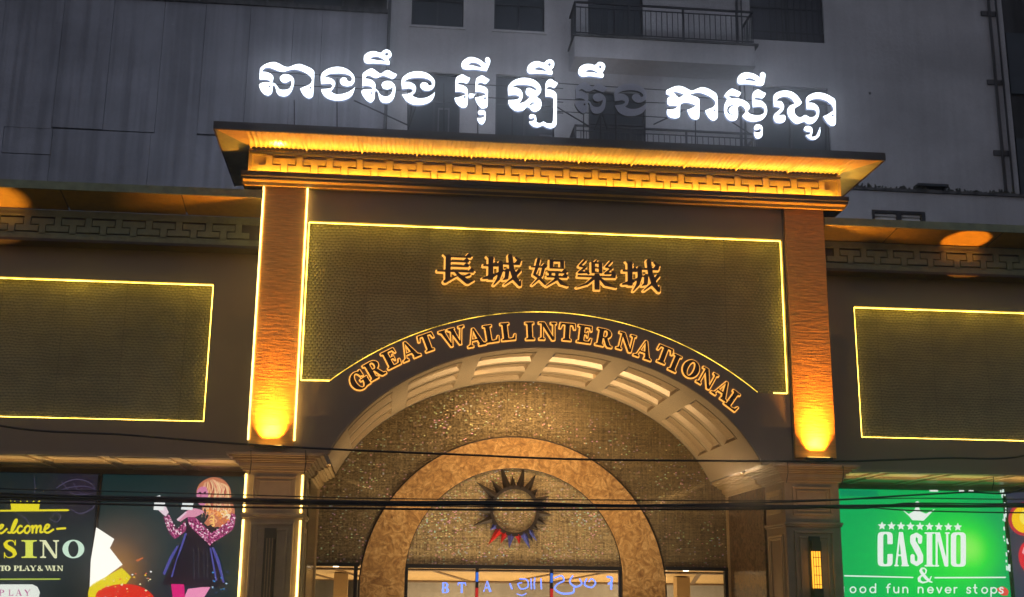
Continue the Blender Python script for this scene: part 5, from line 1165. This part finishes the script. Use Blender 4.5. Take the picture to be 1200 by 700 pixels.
# light cloth/paper behind lower windows
for x0, x1, z0, z1 in ((-2.2, -1.85, 14.7, 15.9), (.9, 1.3, 14.62, 15.2)):
    bm = bmesh.new()
    for b_ in ((x0, x1, z0, z0+.04), (x0, x1, z1-.04, z1), (x0, x0+.04, z0, z1), (x1-.04, x1, z0, z1)): box(bm, b_[0], b_[1], AY+.05, AY+.088, b_[2], b_[3])
    obj('inner_frame', bm, M['steel'], AB)
for i in range(9): # bars in the right window
    x = 8.25+i*.2; obj('security_bar', boxes((x, x+.03, AY+.03, AY+.06, 18.72, 20.6)), M['rail'], AB)
obj('security_rail', boxes((7.62, 10.0, AY+.02, AY+.03, 19.0, 19.05)), M['rail'], AB)
def balcony(z, x0, x1, zr, dep=1.1):
    yb = AY-dep
    sl = obj('balcony', boxes((x0, x1, yb, AY-.002, z-.72, z-.06)), M['plaster'], AB)
    obj('slab_edge', boxes((x0-.05, x1+.12, yb-.06, AY-.003, z-.06, z)), M['coping'], sl)
    bm = boxes((x0, x1, yb+.02, yb+.07, z+zr-.06, z+zr)); obj('handrail', bm, M['rail'], sl)
    obj('handrail', boxes((x0, x1, yb+.03, yb+.06, z+zr-.2, z+zr-.17)), M['rail'], sl); obj('handrail', boxes((x0, x1, yb+.03, yb+.06, z+.08, z+.11)), M['rail'], sl)
    obj('handrail', boxes((x0, x0+.05, yb+.07, AY-.003, z+zr-.06, z+zr)), M['rail'], sl); obj('handrail', boxes((x1-.05, x1, yb+.07, AY-.003, z+zr-.06, z+zr)), M['rail'], sl)
    n = int((x1-x0)/.165); f = None
    for i in range(n+1):
        x = x0+.02+i*(x1-x0-.04)/n
        if i % 10 == 0: obj('railing_post', boxes((x-.03, x+.03, yb+.015, yb+.075, z, z+zr-.06)), M['rail'], sl)
        elif f is None: f = obj('baluster', boxes((-.011, .011, yb+.034, yb+.056, z+.11, z+zr-.2)), M['rail'], sl); f.location.x += x
        else: c = copy_part(f); c.location.x = x
    m_ = int(dep/.165)
    for i in range(1, m_):
        for xx in (x0+.025, x1-.025): obj('baluster', boxes((xx-.011, xx+.011, yb+i*.165, yb+i*.165+.022, z+.0, z+zr-.06)), M['rail'], sl)
    return sl
zk = 7.9
balcony(18.0, 1.8, 7.35, 1.12)
balcony(14.0, 1.8, 7.35, 1.12)
def pipe(x, Y, z0, z1, r=.05, name='drainpipe'):
    bm = bmesh.new(); tube(bm, [(x, Y, z0), (x, Y, z1)], r, 8); return obj(name, bm, M['coping'], AB, smooth=True)
pipe(7.15, AY-.08, 13, 26, .04); pipe(7.3, AY-.08, 13, 26, .025)
pipe(15.55, AY-.1, 13.5, 26, .05); pipe(15.8, AY-.1, 13.5, 26, .035)
for z in (15.2, 17.6, 20.): obj('pipe_bracket', boxes((15.3, 15.85, AY-.06, AY-.002, z, z+.16)), M['coping'], AB)
obj('wall_hole', boxes((11.35, 11.42, AY-.012, AY-.002, 17.05, 17.13)), M['black'], AB)
NB = thing('neighbour_building', 'dark recessed building edge with window at the far right', 'building', (18, 11, -.77))
obj('wall', boxes((16.1, 24, 10.5, 14, -.77, 26)), M['coping'], NB)
obj('window', boxes((16.9, 18.5, 10.4, 10.48, 18.0, 20.2)), M['glass'], NB); obj('window', boxes((16.9, 18.5, 10.4, 10.48, 14.2, 16.4)), M['glass'], NB)
# --- low annex in front of it
AX = thing('annex_building', 'low grey annex with a louvred window and mossy ledge behind the right wing', 'building', (11, 7.2, -.77))
plate('wall', [rect(6.4, 17, 4.5, 13.12), rect(10.36, 11.92, 11.75, 12.52)], 7.0, 7.3, M['plaster'], AX)
obj('body', boxes((6.4, 17, 7.5, 8.9, 4.5, 13.1)), M['plaster'], AX)
obj('ledge', boxes((6.3, 17, 6.92, 8.95, 13.12, 13.2)), M['coping'], AX)
w = obj('window', boxes((10.36, 11.92, 7.12, 7.14, 11.75, 12.52)), M['louver'], AX)
bm = boxes((10.34, 11.94, 6.98, 7.11, 12.46, 12.54), (10.34, 10.42, 6.98, 7.11, 11.7, 12.46), (11.10, 11.22, 6.98, 7.11, 11.7, 12.46), (11.82, 11.94, 6.98, 7.11, 11.7, 12.46)); obj('frame', bm, M['rail'], w)
for x0, x1 in ((10.43, 11.09), (11.23, 11.81)):
    for i in range(6):
        bm = bmesh.new(); z = 11.8+i*.115; v = [bm.verts.new(p_) for p_ in ((x0, 7.03, z), (x1, 7.03, z), (x1, 7.11, z+.1), (x0, 7.11, z+.1))]; bm.faces.new(v); obj('louver_slat', bm, M['louver'], w)
# growth and rubble on the ledge
bm = bmesh.new(); rg = random.Random(4)
for k in range(420):
    x = rg.uniform(7.2, 16.8); h = rg.uniform(.03, .10)*(1+.8*math.sin(x*2.3)**2); y = rg.uniform(6.95, 7.2); a = rg.uniform(-.06, .06)
    v = [bm.verts.new(p_) for p_ in ((x-.03, y, 13.2), (x+.03, y, 13.2), (x+a+.035, y+.02, 13.2+h), (x+a-.02, y-.01, 13.2+h*.8))]; bm.faces.new(v)
o = obj('ledge_moss', bm, mat('dry_moss', (.035, .04, .03), .9, 0, .3, 20)); o['kind'] = 'stuff'; tag(o, 'dark dry moss and weeds along the annex ledge', 'moss')
FL = thing('floodlight', 'black floodlight box lying on the annex ledge at right', 'lamp', (12.2, 7.2, 13.2))
a, b = at(1074, 216, 7.1), at(1110, 216, 7.1)
obj('housing', bevel(boxes((a[0], b[0], 7.0, 7.35, 13.34, 13.44)), .015), M['black'], FL); obj('glass', boxes((a[0]+.08, b[0]-.08, 6.985, 6.999, 13.355, 13.42)), M['glass'], FL)
obj('bracket', boxes((a[0]+.06, a[0]+.1, 7.05, 7.3, 13.2, 13.34), (b[0]-.1, b[0]-.06, 7.05, 7.3, 13.2, 13.34)), M['black'], FL)

# ================================================================== OVERHEAD CABLES
CY = -9.
def cable(pts, r, label, Y=CY):
    P_ = [at(x, y, Y) for x, y in pts]
    # run on beyond both ends
    d0 = (P_[0][0]-P_[1][0], P_[0][1]-P_[1][1]); d1 = (P_[-1][0]-P_[-2][0], P_[-1][1]-P_[-2][1])
    k0 = 9/abs(d0[0]); k1 = 9/abs(d1[0]); P_ = [(P_[0][0]+d0[0]*k0, P_[0][1]+d0[1]*k0)]+P_+[(P_[-1][0]+d1[0]*k1, P_[-1][1]+d1[1]*k1)]
    out = []
    for i in range(len(P_)-1):
        p0, p1, p2, p3 = P_[max(i-1, 0)], P_[i], P_[i+1], P_[min(i+2, len(P_)-1)]
        for k in range(8):
            t = k/8; h = [(-t+2*t*t-t**3)/2, (2-5*t*t+3*t**3)/2, (t+4*t*t-3*t**3)/2, (-t*t+t**3)/2]
            out.append((p1[0]+(p2[0]-p1[0])*t, Y, sum(a*b[1] for a, b in zip(h, (p0, p1, p2, p3)))))
    out.append((P_[-1][0], Y, P_[-1][1]))
    bm = bmesh.new(); tube(bm, out, r, 6); o = obj('overhead_cable', bm, M['cable'], smooth=True); tag(o, label, 'cable', 'cables strung across the street'); return o
cable([(0, 499), (150, 510), (290, 521), (420, 528), (540, 533), (660, 538), (800, 540), (1000, 540.5), (1110, 537), (1200, 534)], .015, 'single black cable crossing highest, passing over the capitals', -9.0)
cable([(0, 572.5), (130, 576), (280, 580), (420, 584), (560, 585.5), (700, 586), (900, 587), (1060, 584), (1200, 585)], .008, 'thin top wire of the low cable bundle', -9.1)
cable([(0, 582), (120, 584.5), (270, 587), (430, 590), (600, 591), (740, 593), (900, 593.5), (1040, 593), (1200, 592)], .022, 'thickest black cable in the middle of the low bundle', -9.2)
cable([(0, 589), (130, 591), (280, 594.5), (420, 596), (560, 597.5), (720, 597), (900, 596.5), (1050, 592), (1200, 594)], .015, 'lowest black cable of the bundle on the left side', -9.3)
cable([(0, 578), (200, 584), (400, 588), (600, 588.5), (700, 592), (800, 592), (900, 589), (980, 586), (1060, 581), (1130, 577), (1200, 572.5)], .013, 'cable that climbs away from the bundle towards the upper right', -9.4)
cable([(0, 585), (200, 588.5), (400, 592), (640, 594), (840, 594.5), (1000, 594), (1060, 598), (1130, 600), (1200, 601)], .010, 'cable that sags below the bundle over the green screen', -9.5)
cable([(0, 580), (200, 583), (450, 588), (650, 593.5), (850, 591), (1010, 596), (1060, 590), (1200, 590)], .011, 'wire twisting round the thick cable near the green screen', -9.15)
# loose tails on the capitals
for x, y0, y1 in ((294, 531, 556), (358, 531, 556), (923, 545, 566), (988, 549, 568), (1164, 562, 574)):
    Y = -.5 if x < 1100 else 1.1
    a = at(x, y0-3, Y); b = at(x-1.5, y1, Y)
    bm = bmesh.new(); tube(bm, [(a[0], Y, a[1]), ((a[0]+b[0])/2+.02, Y-.01, (a[1]+b[1])/2), (b[0], Y, b[1])], .012, 5)
    o = obj('hanging_cable', bm, M['cable'])
    tag(o, {294: 'short cable tail hanging over the left end of the left capital', 358: 'short cable tail hanging over the right end of the left capital', 923: 'short cable tail hanging over the left end of the right capital', 988: 'short cable tail hanging over the right end of the right capital', 1164: 'short cable tail hanging from the canopy above the green screen'}[x], 'cable', 'short cable tails')

# ================================================================== thin volume added to imitate bloom round the lights
hm = bpy.data.materials.new('bloom_volume'); hm.use_nodes = True; nt = hm.node_tree; nt.nodes.clear()
out = nt.nodes.new('ShaderNodeOutputMaterial'); pv = nt.nodes.new('ShaderNodeVolumePrincipled')
pv.inputs['Color'].default_value = (.9, .92, 1, 1); pv.inputs['Density'].default_value = .0065; pv.inputs['Anisotropy'].default_value = .965
nt.links.new(pv.outputs[0], out.inputs['Volume'])
hz = obj('bloom_haze', boxes((-255, 255, -255, 255, -1.95, 27.5)), hm); hz['kind'] = 'stuff'; hz['label'] = 'thin added volume imitating bloom around the lit sign'; hz['category'] = 'bloom_haze'
S.cycles.volume_bounces = 0
